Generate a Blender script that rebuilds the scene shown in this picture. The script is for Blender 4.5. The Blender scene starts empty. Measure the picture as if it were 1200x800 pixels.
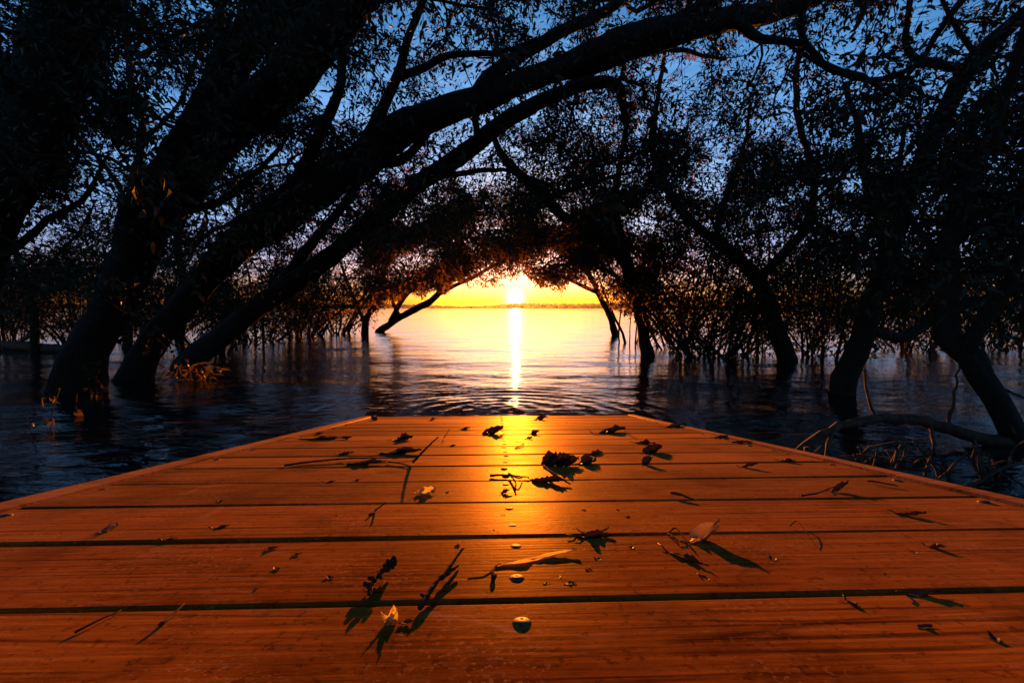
import bpy, math, random
import numpy as np
from mathutils import Vector, Matrix

random.seed(11)
rng = np.random.default_rng(11)
R = math.radians
scene = bpy.context.scene
COL = scene.collection

# ------------------------------------------------------------------ camera model
F = 1200 * 16.0 / 36.0                     # focal length in photo pixels
PITCH = math.atan(39.0 / F)
FWD = np.array([0, math.cos(PITCH), -math.sin(PITCH)])
UP = np.array([0, math.sin(PITCH), math.cos(PITCH)])
RT = np.array([1.0, 0, 0])

def ray(px, py):
    return FWD + RT * (px - 600) / F + UP * (400 - py) / F

# the jetty slopes down into the water ahead of the camera
HD = 0.162                                  # camera height above the deck plane
AX = ray(584, 451); AX = AX / np.linalg.norm(AX)      # along the jetty, towards the water
BX = np.array([AX[1], -AX[0], 0]); BX /= np.linalg.norm(BX)   # along the boards
NX = np.cross(BX, AX)
def _hc():
    d = ray(590, 487); t = HD / -(d @ NX)
    return -(t * d[2])
HC = _hc()
CAM = np.array([0, 0, HC])
DK0 = CAM - NX * HD                          # deck origin, straight below the camera

def at(px, py, D):
    return CAM + ray(px, py) * D
def on_water(px, py, z=0.0):
    d = ray(px, py); return CAM + d * ((z - HC) / d[2])
def on_deck(px, py):                         # deck-local x (along boards), y (along jetty)
    d = ray(px, py); t = HD / -(d @ NX); p = CAM + d * t - DK0
    return float(p @ BX), float(p @ AX)
def project(P):
    q = P - CAM
    z = q @ FWD
    zz = np.where(np.abs(z) < 1e-4, 1e-4, z)
    return 600 + F * (q @ RT) / zz, 400 - F * (q @ UP) / zz, z

SUN_DIR = ray(604, 350); SUN_DIR = SUN_DIR / np.linalg.norm(SUN_DIR)

# ------------------------------------------------------------------ scene helpers
def link(o, parent=None):
    COL.objects.link(o)
    if parent is not None: o.parent = parent
    return o
def tag(o, label, cat, group=None, kind=None):
    if label: o['label'] = label
    if cat: o['category'] = cat
    if group: o['group'] = group
    if kind: o['kind'] = kind
    return o
def empty(name, loc=(0, 0, 0), mat=None):
    o = bpy.data.objects.new(name, None); o.empty_display_size = 0.1
    if mat is not None: o.matrix_world = mat
    else: o.location = loc
    return link(o)

class MB:
    """collects polygons; V in one list of arrays"""
    def __init__(s): s.V = []; s.L = []; s.S = []; s.M = []; s.n = 0
    def add(s, V, faces, mat=0):
        V = np.asarray(V, float)
        for f in faces:
            s.L.append(np.asarray(f, np.int64) + s.n); s.S.append(np.array([len(f)])); s.M.append(np.array([mat]))
        s.V.append(V); s.n += len(V)
    def add_np(s, V, F_, mat=0):             # F_ (m,k) array
        V = np.asarray(V, float); F_ = np.asarray(F_, np.int64)
        s.V.append(V); s.L.append((F_ + s.n).ravel()); s.S.append(np.full(len(F_), F_.shape[1])); s.M.append(np.full(len(F_), mat)); s.n += len(V)
    def build(s, name, mats, parent=None, smooth=True, origin=None):
        V = np.concatenate(s.V) if s.V else np.zeros((0, 3))
        if origin is not None: V = V - np.asarray(origin)
        L = np.concatenate(s.L) if s.L else np.zeros(0, np.int64); S = np.concatenate(s.S) if s.S else np.zeros(0, np.int64)
        me = bpy.data.meshes.new(name)
        me.vertices.add(len(V)); me.vertices.foreach_set('co', V.astype(np.float32).ravel())
        me.loops.add(len(L)); me.loops.foreach_set('vertex_index', L.astype(np.int32))
        me.polygons.add(len(S))
        st = np.concatenate([[0], np.cumsum(S)[:-1]]) if len(S) else np.zeros(0)
        me.polygons.foreach_set('loop_start', st.astype(np.int32))
        me.polygons.foreach_set('loop_total', S.astype(np.int32))
        if len(S):
            me.polygons.foreach_set('material_index', np.concatenate(s.M).astype(np.int32))
            me.polygons.foreach_set('use_smooth', np.full(len(S), smooth, bool))
        for m in (mats if isinstance(mats, (list, tuple)) else [mats]): me.materials.append(m)
        me.update(calc_edges=True); me.validate()
        return link(bpy.data.objects.new(name, me), parent)

def frames(P):
    """parallel-ish frames along a polyline"""
    T = np.gradient(P, axis=0); T /= np.linalg.norm(T, axis=1)[:, None] + 1e-9
    A = np.zeros_like(P); B = np.zeros_like(P)
    ref = np.array([0.31, 0.22, 0.93]);
    if abs(ref @ T[0]) > .9: ref = np.array([0.9, .3, .1])
    a = ref - T[0] * (ref @ T[0]); a /= np.linalg.norm(a)
    for i in range(len(P)):
        a = a - T[i] * (a @ T[i]); a /= np.linalg.norm(a) + 1e-9
        A[i] = a; B[i] = np.cross(T[i], a)
    return T, A, B

def tube(mb, P, r, sides=6, mat=0, rough=0.0, cap=True):
    P = np.asarray(P, float); n = len(P); r = np.broadcast_to(np.asarray(r, float), (n,))
    T, A, B = frames(P)
    th = np.linspace(0, 2 * np.pi, sides, endpoint=False)
    rr = np.repeat(r[:, None], sides, 1)
    if rough:
        ph = rng.uniform(0, 6.28, 6); s = np.arange(n)[:, None] * 0.35
        rr = rr * (1 + rough * (np.sin(th * 2 + ph[0] + s * .9) * .45 + np.sin(th * 3 + ph[1] - s * .7) * .4 + np.sin(th * 5 + ph[2] + s * .4) * .28
                   + np.sin(s * 1.7 + ph[3] + th) * .5) + rng.normal(0, rough * .22, rr.shape))
    V = P[:, None, :] + rr[..., None] * (np.cos(th)[None, :, None] * A[:, None, :] + np.sin(th)[None, :, None] * B[:, None, :])
    V = V.reshape(-1, 3)
    i = np.arange(n - 1)[:, None] * sides; j = np.arange(sides)[None, :]; j2 = (j + 1) % sides
    Fq = np.stack([i + j, i + j2, i + sides + j2, i + sides + j], -1).reshape(-1, 4)
    base = mb.n
    mb.add_np(V, Fq, mat)
    if cap:
        mb.L.append(base + np.arange(sides)[::-1]); mb.S.append(np.array([sides])); mb.M.append(np.array([mat]))
        mb.L.append(base + (n - 1) * sides + np.arange(sides)); mb.S.append(np.array([sides])); mb.M.append(np.array([mat]))

def catmull(P, step):
    """resample control rows (any columns, first three xyz) to about `step` apart"""
    P = np.asarray(P, float)
    Q = np.vstack([2 * P[0] - P[1], P, 2 * P[-1] - P[-2]])
    out = []
    for k in range(1, len(Q) - 2):
        p0, p1, p2, p3 = Q[k - 1], Q[k], Q[k + 1], Q[k + 2]
        m = max(1, int(round(np.linalg.norm((p2 - p1)[:3]) / step)))
        for t in np.arange(m) / m:
            out.append(.5 * ((2 * p1) + (-p0 + p2) * t + (2 * p0 - 5 * p1 + 4 * p2 - p3) * t * t + (-p0 + 3 * p1 - 3 * p2 + p3) * t ** 3))
    out.append(P[-1])
    return np.array(out)

# ------------------------------------------------------------------ materials
def new_mat(name):
    m = bpy.data.materials.new(name); m.use_nodes = True
    nt = m.node_tree; nt.nodes.clear()
    return m, nt
class NT:
    def __init__(s, nt): s.nt = nt
    def n(s, t, **kw):
        nd = s.nt.nodes.new(t)
        for k, v in kw.items():
            if k.startswith('i_'):
                nd.inputs[k[2:].replace('_', ' ')].default_value = v
            else: setattr(nd, k, v)
        return nd
    def l(s, a, b): s.nt.links.new(a, b)
    def math(s, op, a, b=None, clamp=False):
        nd = s.n('ShaderNodeMath', operation=op, use_clamp=clamp)
        for i, v in enumerate((a, b)):
            if v is None: continue
            if isinstance(v, (int, float)): nd.inputs[i].default_value = v
            else: s.l(v, nd.inputs[i])
        return nd.outputs[0]
    def ramp(s, fac, stops):
        nd = s.n('ShaderNodeValToRGB'); cr = nd.color_ramp
        while len(cr.elements) < len(stops): cr.elements.new(.5)
        for e, (p, c) in zip(cr.elements, stops):
            e.position = p; e.color = c if len(c) == 4 else (*c, 1)
        s.l(fac, nd.inputs[0]); return nd.outputs[0]
    def mix(s, fac, a, b, blend='MIX'):
        nd = s.n('ShaderNodeMix', data_type='RGBA', blend_type=blend)
        for sk, v in ((0, fac), (6, a), (7, b)):
            if isinstance(v, (int, float)): nd.inputs[sk].default_value = v
            elif isinstance(v, tuple): nd.inputs[sk].default_value = v if len(v) == 4 else (*v, 1)
            else: s.l(v, nd.inputs[sk])
        return nd.outputs[2]
    def mapping(s, vec, scale=(1, 1, 1), loc=(0, 0, 0)):
        nd = s.n('ShaderNodeMapping'); nd.inputs['Scale'].default_value = scale; nd.inputs['Location'].default_value = loc
        s.l(vec, nd.inputs['Vector']); return nd.outputs[0]
    def noise(s, vec, scale, detail=4, rough=.55, dist=0.0):
        nd = s.n('ShaderNodeTexNoise'); nd.inputs['Scale'].default_value = scale; nd.inputs['Detail'].default_value = detail
        nd.inputs['Roughness'].default_value = rough; nd.inputs['Distortion'].default_value = dist
        s.l(vec, nd.inputs['Vector']); return nd.outputs['Fac']

def mat_bark():
    m, nt = new_mat('bark'); g = NT(nt)
    out = g.n('ShaderNodeOutputMaterial'); b = g.n('ShaderNodeBsdfPrincipled')
    tc = g.n('ShaderNodeTexCoord').outputs['Object']
    n1 = g.noise(g.mapping(tc, (1, 1, .35)), 26, 6, .65, .6); n2 = g.noise(tc, 3.1, 3)
    c = g.ramp(n1, [(.3, (.012, .006, .004)), (.55, (.032, .017, .010)), (.8, (.066, .036, .022))])
    c = g.mix(g.math('MULTIPLY', n2, .5), c, (.028, .026, .012), 'MIX')
    g.l(c, b.inputs['Base Color']); b.inputs['Roughness'].default_value = .85; b.inputs['Specular IOR Level'].default_value = .2
    bp = g.n('ShaderNodeBump'); bp.inputs['Strength'].default_value = .8; bp.inputs['Distance'].default_value = .02
    g.l(n1, bp.inputs['Height']); g.l(bp.outputs[0], b.inputs['Normal']); g.l(b.outputs[0], out.inputs[0])
    return m

def mat_leaf(name, dark, light, trans, tf=.5):
    m, nt = new_mat(name); g = NT(nt)
    out = g.n('ShaderNodeOutputMaterial'); b = g.n('ShaderNodeBsdfPrincipled')
    isl = g.n('ShaderNodeNewGeometry').outputs['Random Per Island']
    tc = g.n('ShaderNodeTexCoord').outputs['Object']
    f = g.math('ADD', g.math('MULTIPLY', isl, .6), g.math('MULTIPLY', g.noise(tc, 1.3, 2), .4))
    c = g.ramp(f, [(.25, tuple(x * .8 for x in dark)), (.75, tuple(x * .8 for x in light))])
    g.l(c, b.inputs['Base Color']); b.inputs['Roughness'].default_value = .55; b.inputs['Specular IOR Level'].default_value = .3
    t = g.n('ShaderNodeBsdfTranslucent'); g.l(g.mix(isl, trans, tuple(x * .6 for x in trans)), t.inputs[0])
    mx = g.n('ShaderNodeMixShader'); mx.inputs[0].default_value = tf
    g.l(b.outputs[0], mx.inputs[1]); g.l(t.outputs[0], mx.inputs[2]); g.l(mx.outputs[0], out.inputs[0])
    return m

def mat_wood(name='stained_boards', base=((.085, .020, .002), (.27, .080, .008), (.46, .165, .020)), reed=1.0):
    m, nt = new_mat(name); g = NT(nt)
    out = g.n('ShaderNodeOutputMaterial'); b = g.n('ShaderNodeBsdfPrincipled')
    tc = g.n('ShaderNodeTexCoord').outputs['Object']
    isl = g.n('ShaderNodeNewGeometry').outputs['Random Per Island']
    cmb = g.n('ShaderNodeCombineXYZ'); g.l(g.math('MULTIPLY', isl, 37.0), cmb.inputs[0]); g.l(g.math('MULTIPLY', isl, 13.0), cmb.inputs[1])
    va = g.n('ShaderNodeVectorMath', operation='ADD'); g.l(tc, va.inputs[0]); g.l(cmb.outputs[0], va.inputs[1]); v = va.outputs[0]
    grain = g.noise(g.mapping(v, (5.5, 80, 25)), 1.5, 8, .68, .6)
    broad = g.noise(g.mapping(v, (1.3, 9, 4)), 2.0, 3, .5, .6)
    fine = g.noise(g.mapping(v, (9, 260, 60)), 1.5, 3, .6)
    blotch = g.noise(v, 5.5, 5, .6)
    speck = g.noise(v, 95, 4, .7)
    # cathedral rings
    wv = g.n('ShaderNodeTexWave', wave_type='BANDS', bands_direction='Y'); wv.inputs['Scale'].default_value = 24; wv.inputs['Distortion'].default_value = 5.5
    wv.inputs['Detail'].default_value = 2.5; wv.inputs['Detail Scale'].default_value = .7
    g.l(g.mapping(v, (.16, 1, 1)), wv.inputs['Vector'])
    f = g.math('ADD', g.math('MULTIPLY', grain, .62), g.math('MULTIPLY', broad, .28))
    f = g.math('ADD', f, g.math('MULTIPLY', wv.outputs['Fac'], .14))
    c = g.ramp(f, [(.30, base[0]), (.47, base[1]), (.56, base[1]), (.80, base[2])])
    dl = g.ramp(g.noise(g.mapping(v, (1.1, 120, 20)), 1.3, 4, .6), [(.36, (.28, .24, .22)), (.43, (1, 1, 1))])
    c = g.mix(.8, c, dl, 'MULTIPLY')
    pl = g.ramp(isl, [(0, (.52, .50, .50)), (.35, (.82, .86, .95)), (.7, (1.05, .98, .9)), (1, (1.32, 1.36, 1.4))])
    c = g.mix(1.0, c, pl, 'MULTIPLY')
    st = g.ramp(blotch, [(.38, (.45, .42, .40)), (.52, (1, 1, 1))])
    c = g.mix(.85, c, st, 'MULTIPLY')
    dirt = g.ramp(speck, [(.36, (.22, .18, .16)), (.44, (1, 1, 1))])
    c = g.mix(.6, c, dirt, 'MULTIPLY')
    grit = g.ramp(g.noise(v, 240, 2, .5), [(.58, (0, 0, 0)), (.64, (1, 1, 1))])
    gm = g.ramp(g.noise(v, 7, 4, .7), [(.47, (0, 0, 0)), (.60, (1, 1, 1))])
    c = g.mix(g.math('MULTIPLY', g.math('MULTIPLY', grit, gm), .5), c, (.46, .22, .07), 'MIX')
    scr = g.n('ShaderNodeTexWave', wave_type='BANDS', bands_direction='DIAGONAL'); scr.inputs['Scale'].default_value = 2.1; scr.inputs['Distortion'].default_value = 14; scr.inputs['Detail'].default_value = 3; g.l(v, scr.inputs['Vector'])
    sm = g.ramp(g.noise(v, 4.1, 3), [(.54, (0, 0, 0)), (.64, (1, 1, 1))])
    c = g.mix(g.math('MULTIPLY', g.math('MULTIPLY', g.ramp(scr.outputs['Fac'], [(.985, (0, 0, 0)), (1.0, (1, 1, 1))]), sm), .45), c, (.42, .20, .07), 'MIX')
    worn = g.ramp(g.noise(g.mapping(v, (5, 22, 5)), 3, 6, .75), [(.54, (0, 0, 0)), (.68, (1, 1, 1))])
    c = g.mix(g.math('MULTIPLY', worn, .42), c, (.40, .17, .05), 'MIX')
    # cracks along the grain
    vo = g.n('ShaderNodeTexVoronoi', feature='DISTANCE_TO_EDGE'); vo.inputs['Scale'].default_value = 1.0
    g.l(g.mapping(v, (1.1, 16, 8)), vo.inputs['Vector'])
    crack = g.ramp(vo.outputs['Distance'], [(.0, (.18, .15, .13)), (.028, (1, 1, 1))])
    cm = g.ramp(g.noise(v, 2.3, 2), [(.5, (0, 0, 0)), (.62, (1, 1, 1))])
    c = g.mix(g.math('MULTIPLY', cm, .75), c, g.mix(1.0, c, crack, 'MULTIPLY'), 'MIX')
    # knots
    vk = g.n('ShaderNodeTexVoronoi', feature='F1'); vk.inputs['Scale'].default_value = 1.0; g.l(g.mapping(v, (2.1, 5.5, 2.5)), vk.inputs['Vector'])
    kn = g.ramp(vk.outputs['Distance'], [(.03, (.22, .17, .14)), (.085, (1, 1, 1))])
    c = g.mix(.8, c, kn, 'MULTIPLY')
    g.l(c, b.inputs['Base Color'])
    g.l(g.ramp(g.math('ADD', g.math('MULTIPLY', grain, .6), g.math('MULTIPLY', blotch, .4)), [(.35, (.44,) * 3), (.65, (.62,) * 3)]), b.inputs['Roughness'])
    b.inputs['Specular IOR Level'].default_value = 0.0
    sep = g.n('ShaderNodeSeparateXYZ'); g.l(tc, sep.inputs[0])
    rd = g.math('SINE', g.math('MULTIPLY', sep.outputs[1], 2 * math.pi / .0072))
    rmask = g.ramp(g.noise(g.mapping(v, (1.5, 5, 1)), 2, 3), [(.42, (0, 0, 0)), (.66, (1, 1, 1))])
    h = g.math('ADD', g.math('MULTIPLY', grain, .55), g.math('MULTIPLY', fine, .40))
    h = g.math('ADD', h, g.math('MULTIPLY', g.math('MULTIPLY', rd, rmask), .16 * reed))
    h = g.math('ADD', h, g.math('MULTIPLY', speck, .8))
    h = g.math('ADD', h, g.math('MULTIPLY', crack, .35))
    bp = g.n('ShaderNodeBump'); bp.inputs['Strength'].default_value = .30; bp.inputs['Distance'].default_value = .0014
    g.l(h, bp.inputs['Height']); g.l(bp.outputs[0], b.inputs['Normal'])
    # thin worn oil finish: only shines at a low angle
    gl = g.n('ShaderNodeBsdfGlossy'); gl.inputs['Color'].default_value = (1, .74, .40, 1); g.l(bp.outputs[0], gl.inputs['Normal'])
    g.l(g.ramp(g.math('ADD', g.math('MULTIPLY', grain, .5), g.math('MULTIPLY', blotch, .5)), [(.35, (.36,) * 3), (.65, (.52,) * 3)]), gl.inputs['Roughness'])
    lw = g.n('ShaderNodeLayerWeight'); lw.inputs['Blend'].default_value = .5
    fr = g.ramp(lw.outputs['Facing'], [(.50, (.0,) * 3), (.66, (.012,) * 3), (.80, (.05,) * 3), (.93, (.085,) * 3)])
    mx = g.n('ShaderNodeMixShader'); g.l(fr, mx.inputs[0]); g.l(b.outputs[0], mx.inputs[1]); g.l(gl.outputs[0], mx.inputs[2])
    g2 = g.n('ShaderNodeBsdfGlossy'); g2.inputs['Color'].default_value = (1, .55, .16, 1); g2.inputs['Roughness'].default_value = .78; g.l(bp.outputs[0], g2.inputs['Normal'])
    f2 = g.ramp(lw.outputs['Facing'], [(.62, (.0,) * 3), (.80, (.06,) * 3), (.95, (.30,) * 3)])
    m2 = g.n('ShaderNodeMixShader'); gv = g.ramp(g.math('ADD', g.math('MULTIPLY', grain, .65), g.math('MULTIPLY', broad, .35)), [(.38, (.25,) * 3), (.62, (1, 1, 1))]); g.l(g.math('MULTIPLY', f2, g.math('MULTIPLY', gv, g.math('ADD', g.math('MULTIPLY', isl, .7), .55))), m2.inputs[0]); g.l(mx.outputs[0], m2.inputs[1]); g.l(g2.outputs[0], m2.inputs[2]); g.l(m2.outputs[0], out.inputs[0])
    return m

def mat_water():
    m, nt = new_mat('water'); g = NT(nt)
    out = g.n('ShaderNodeOutputMaterial'); b = g.n('ShaderNodeBsdfPrincipled')
    b.inputs['Base Color'].default_value = (.008, .010, .010, 1); b.inputs['Roughness'].default_value = .055; b.inputs['IOR'].default_value = 1.333
    b.inputs['Specular IOR Level'].default_value = .5
    tc = g.n('ShaderNodeTexCoord').outputs['Object']
    n1 = g.noise(g.mapping(tc, (9, 19, 1)), 1.0, 3, .55, .3)
    n2 = g.noise(g.mapping(tc, (.8, 2.4, 1)), 1.0, 3, .5, .2)
    # the sheltered water near the trees is ruffled, the open lake lies calmer
    sep = g.n('ShaderNodeSeparateXYZ'); g.l(tc, sep.inputs[0])
    h = g.math('ADD', g.math('MULTIPLY', n1, .0040), g.math('MULTIPLY', n2, .015))
    bp = g.n('ShaderNodeBump'); bp.inputs['Strength'].default_value = 1.0; bp.inputs['Distance'].default_value = 1.0
    g.l(h, bp.inputs['Height']); g.l(bp.outputs[0], b.inputs['Normal']); g.l(b.outputs[0], out.inputs[0])
    return m

def mat_simple(name, c1, c2, scale=8, rough=.8, metal=0, bump=.3, dist=.01, spec=.3):
    m, nt = new_mat(name); g = NT(nt)
    out = g.n('ShaderNodeOutputMaterial'); b = g.n('ShaderNodeBsdfPrincipled')
    tc = g.n('ShaderNodeTexCoord').outputs['Object']
    n = g.noise(tc, scale, 5, .6)
    g.l(g.ramp(n, [(.35, c1), (.65, c2)]), b.inputs['Base Color'])
    b.inputs['Roughness'].default_value = rough; b.inputs['Metallic'].default_value = metal; b.inputs['Specular IOR Level'].default_value = spec
    bp = g.n('ShaderNodeBump'); bp.inputs['Strength'].default_value = bump; bp.inputs['Distance'].default_value = dist
    g.l(n, bp.inputs['Height']); g.l(bp.outputs[0], b.inputs['Normal']); g.l(b.outputs[0], out.inputs[0])
    return m

BARK = mat_bark()
LEAFSUN = mat_leaf('sun_glow_leaves', (.022, .028, .008), (.05, .05, .012), (.36, .15, .02), .6)  # copy of the tree leaves with the orange glow round the sun put in
LEAF = mat_leaf('tree_leaves', (.022, .032, .010), (.055, .062, .016), (.045, .024, .005), .18)
PLANT = mat_leaf('plant_leaves', (.035, .040, .010), (.09, .075, .02), (.17, .10, .02), .40)
WOOD = mat_wood()
RIM = mat_wood('edge_board', ((.15, .055, .018), (.30, .12, .04), (.42, .19, .07)), 0)
UNDER = mat_simple('joist_timber', (.05, .03, .018), (.10, .06, .035), 20)
WATER = mat_water()
MUD = mat_simple('mud', (.025, .018, .012), (.06, .045, .028), 3, .9, 0, .6, .05)
FARW = mat_simple('far_wood', (.012, .014, .010), (.03, .032, .02), .05, .9)
SCREW = mat_simple('rusty_steel', (.05, .025, .012), (.16, .085, .04), 160, .6, .2, .3, .001)
DRY = mat_leaf('dry_leaf', (.07, .035, .015), (.19, .10, .04), (.22, .10, .03), .25)
DARKDRY = mat_leaf('dark_dry_leaf', (.018, .010, .006), (.06, .030, .014), (.06, .03, .01), .15)
GOLD = mat_leaf('yellow_leaf', (.50, .33, .06), (.70, .50, .14), (.95, .70, .16), .62)
TWIG = mat_simple('dry_twig', (.03, .016, .009), (.09, .05, .024), 90, .9, 0, .5, .002, .05)
DEAD = mat_simple('dead_wood', (.03, .015, .008), (.14, .065, .03), 40, .85, 0, .6, .004)
TAN = mat_leaf('tan_leaf', (.26, .15, .05), (.44, .27, .10), (.42, .24, .07), .35)
PALE = mat_simple('pale_twig', (.50, .34, .13), (.75, .55, .26), 70, .7, 0, .5, .002)

# ------------------------------------------------------------------ water and ground
def wave_h(x, y):
    r = np.hypot(x, y)
    h = np.zeros_like(x)
    g = np.random.default_rng(5)
    for k in range(34):
        lam = .10 * (1.9 / .10) ** (k / 33.0) * g.uniform(.9, 1.1)
        ang = g.normal(math.pi / 2, .55); ph = g.uniform(0, 6.28)
        kk = 2 * math.pi / lam
        amp = .0100 * lam / 2 / math.pi * (1.5 if lam < .3 else 1.0)                 # slope of each component
        fade = np.clip(1.0 - (r / (lam * 55)), 0, 1)
        h += amp * fade * np.sin(kk * (x * math.cos(ang) + y * math.sin(ang)) + ph)
    calm = 1.0 / (1 + (r / 11.0) ** 2)
    h *= .14 + .95 * calm * (1 - .45 * np.exp(-((x / 2.2) ** 2)) * (y > 1))
    # rings running out from the foot of the jetty
    for (px, py, A, lam, reach) in ((585, 484, .0024, .105, .85), (640, 487, .0013, .070, .6), (500, 486, .0010, .08, .6)):
        c = on_water(px, py); rr = np.hypot((x - c[0]) * .80, y - c[1])
        env = np.exp(-((rr - .42) / (.42 * reach)) ** 2)
        h += A * env * np.sin(2 * math.pi * rr / lam + .8 * np.sin(3 * np.arctan2(y - c[1], x - c[0]) + px) + .5 * np.sin(x * 9 + y * 5)) * (.75 + .35 * np.sin(x * 6.1 - y * 3.7))
    return h

def build_water():
    rs = [.30]
    while rs[-1] < 45: rs.append(rs[-1] * 1.0105)
    while rs[-1] < 2400: rs.append(rs[-1] * 1.08)
    rs = np.array(rs)
    a = np.concatenate([np.linspace(R(32), R(148), 560, endpoint=False), np.linspace(R(148), R(392), 150, endpoint=False)])
    na = len(a); nr = len(rs)
    X = rs[:, None] * np.cos(a); Y = rs[:, None] * np.sin(a)
    Z = wave_h(X, Y)
    V = np.stack([X, Y, Z], -1).reshape(-1, 3)
    V = np.vstack([V, [[0, 0, 0]]])
    i = np.arange(nr - 1)[:, None] * na; j = np.arange(na)[None]; j2 = (j + 1) % na
    mb = MB(); mb.add_np(V, np.stack([i + j, i + na + j, i + na + j2, i + j2], -1).reshape(-1, 4))
    c = nr * na
    tri = np.stack([np.full(na, c), np.arange(na), (np.arange(na) + 1) % na], -1)
    mb.L.append(tri.ravel()); mb.S.append(np.full(na, 3)); mb.M.append(np.zeros(na, int))
    tag(mb.build('water', WATER), 'rippled lake water mirroring the sunset and the dark trees', 'water', kind='structure')
build_water()

def build_ground():
    rs = np.concatenate([np.linspace(0, 14, 36), 14 * 1.25 ** np.arange(1, 24)])
    a = np.linspace(0, 2 * np.pi, 72, endpoint=False)
    X = rs[:, None] * np.cos(a); Y = rs[:, None] * np.sin(a)
    rise = np.clip((-Y - 1.6) / 2.4, 0, 1); rise = rise * rise * (3 - 2 * rise)
    Z = -.75 + rise * 1.45 + .05 * np.sin(X * 1.7) * np.cos(Y * 2.3) - np.clip(Y, 0, 40) * .04 * (Y > 0)
    V = np.stack([X, Y, Z], -1).reshape(-1, 3); na = 72
    i = np.arange(len(rs) - 1)[:, None] * na; j = np.arange(na)[None]; j2 = (j + 1) % na
    mb = MB(); mb.add_np(V, np.stack([i + j, i + na + j, i + na + j2, i + j2], -1).reshape(-1, 4))
    tag(mb.build('ground', MUD), 'muddy lake bed rising to the bank behind the jetty', 'ground', kind='structure')
build_ground()

def build_far():
    # low wooded shore on the far side of the lake: a belt of many little crowns
    mb = MB(); g = np.random.default_rng(3)
    n = 5200
    X = g.uniform(-2000, 2000, n); Y = 1150 + g.uniform(0, 160, n) + 40 * np.sin(X / 400)
    S = g.uniform(6.5, 11.0, n) * (1 + .30 * np.sin(X / 130) + .22 * np.sin(X / 47 + 1))
    th = np.linspace(0, 2 * np.pi, 7, endpoint=False)
    rings = [(0, .75), (.35, 1.0), (.7, .75), (1.0, .1)]
    V = []
    for z, w in rings:
        rr = S[:, None] * w * .9 * (1 + g.uniform(-.25, .25, (n, 7)))
        V.append(np.stack([X[:, None] + rr * np.cos(th), Y[:, None] + rr * np.sin(th), np.broadcast_to((S * z)[:, None], (n, 7)) * (1 + g.uniform(-.1, .1, (n, 7))) + .3], -1))
    V = np.stack(V, 1).reshape(-1, 3)
    fs = []
    for k in range(n):
        b = k * 28
        i = np.arange(3)[:, None] * 7; j = np.arange(7)[None]
        fs.append((b + np.stack([i + j, i + (j + 1) % 7, i + 7 + (j + 1) % 7, i + 7 + j], -1)).reshape(-1, 4))
    mb.add_np(V, np.concatenate(fs))
    tag(mb.build('far_wood', FARW), 'low dark belt of trees on the far shore below the setting sun', 'wood', kind='stuff')
    mb = MB(); xs = np.linspace(-2050, 2050, 60)
    rows = []
    for yo, z in ((1100, -.4), (1130, 1.0), (1300, 2.0), (1500, 2.0)):
        rows.append(np.stack([xs, yo + 40 * np.sin(xs / 400), np.full(60, z)], -1))
    i = np.arange(3)[:, None] * 60; j = np.arange(59)[None]
    mb.add_np(np.concatenate(rows), np.stack([i + j, i + j + 1, i + 60 + j + 1, i + 60 + j], -1).reshape(-1, 4))
    tag(mb.build('far_shore', MUD), 'low far shore along the horizon', 'shore', kind='structure')
build_far()

# ------------------------------------------------------------------ trees
LEN0, WID0 = .050, .0175
def leaves_np(mb, P, Dn, L, W, mat=0, curl=.2):
    n = len(P)
    if not n: return
    d = Dn / (np.linalg.norm(Dn, axis=1)[:, None] + 1e-9)
    rv = rng.normal(size=(n, 3)) * .8 + np.array([0, 0, .7])
    s = np.cross(d, rv); s /= np.linalg.norm(s, axis=1)[:, None] + 1e-9
    nn = np.cross(s, d)
    L = L[:, None]; W = W[:, None]; c = curl
    v0 = P
    v1 = P + d * L * .30 + s * W * .46 + nn * W * .18
    v2 = P + d * L * .68 + s * W * .36 + nn * W * .10 - nn * L * c * .3
    v3 = P + d * L - nn * L * c
    v4 = P + d * L * .68 - s * W * .36 + nn * W * .10 - nn * L * c * .3
    v5 = P + d * L * .30 - s * W * .46 + nn * W * .18
    V = np.stack([v0, v1, v2, v3, v4, v5], 1).reshape(-1, 3)
    mb.add_np(V, np.arange(n * 6).reshape(n, 6), mat)

def thin_tubes(mb, P0, P1, r0, r1, mat=0):
    """many straight three-sided twigs with a slight kink"""
    n = len(P0)
    if not n: return
    d = P1 - P0; ln = np.linalg.norm(d, axis=1)[:, None] + 1e-9; d = d / ln
    a = np.cross(d, rng.normal(size=(n, 3))); a /= np.linalg.norm(a, axis=1)[:, None] + 1e-9; b = np.cross(d, a)
    mid = (P0 + P1) / 2 + a * ln * rng.normal(0, .07, (n, 1)) + b * ln * rng.normal(0, .07, (n, 1))
    rows = []
    for Q, r in ((P0, r0), (mid, (r0 + r1) / 2), (P1, r1)):
        for k in range(3):
            t = k * 2.0944; rows.append(Q + (a * math.cos(t) + b * math.sin(t)) * r)
    V = np.stack(rows, 1).reshape(-1, 3)
    f = []
    for ring in range(2):
        for k in range(3):
            k2 = (k + 1) % 3; f.append([ring * 3 + k, ring * 3 + k2, ring * 3 + 3 + k2, ring * 3 + 3 + k])
    Fq = (np.arange(n)[:, None, None] * 9 + np.array(f)[None]).reshape(-1, 4)
    mb.add_np(V, Fq, mat)

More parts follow.
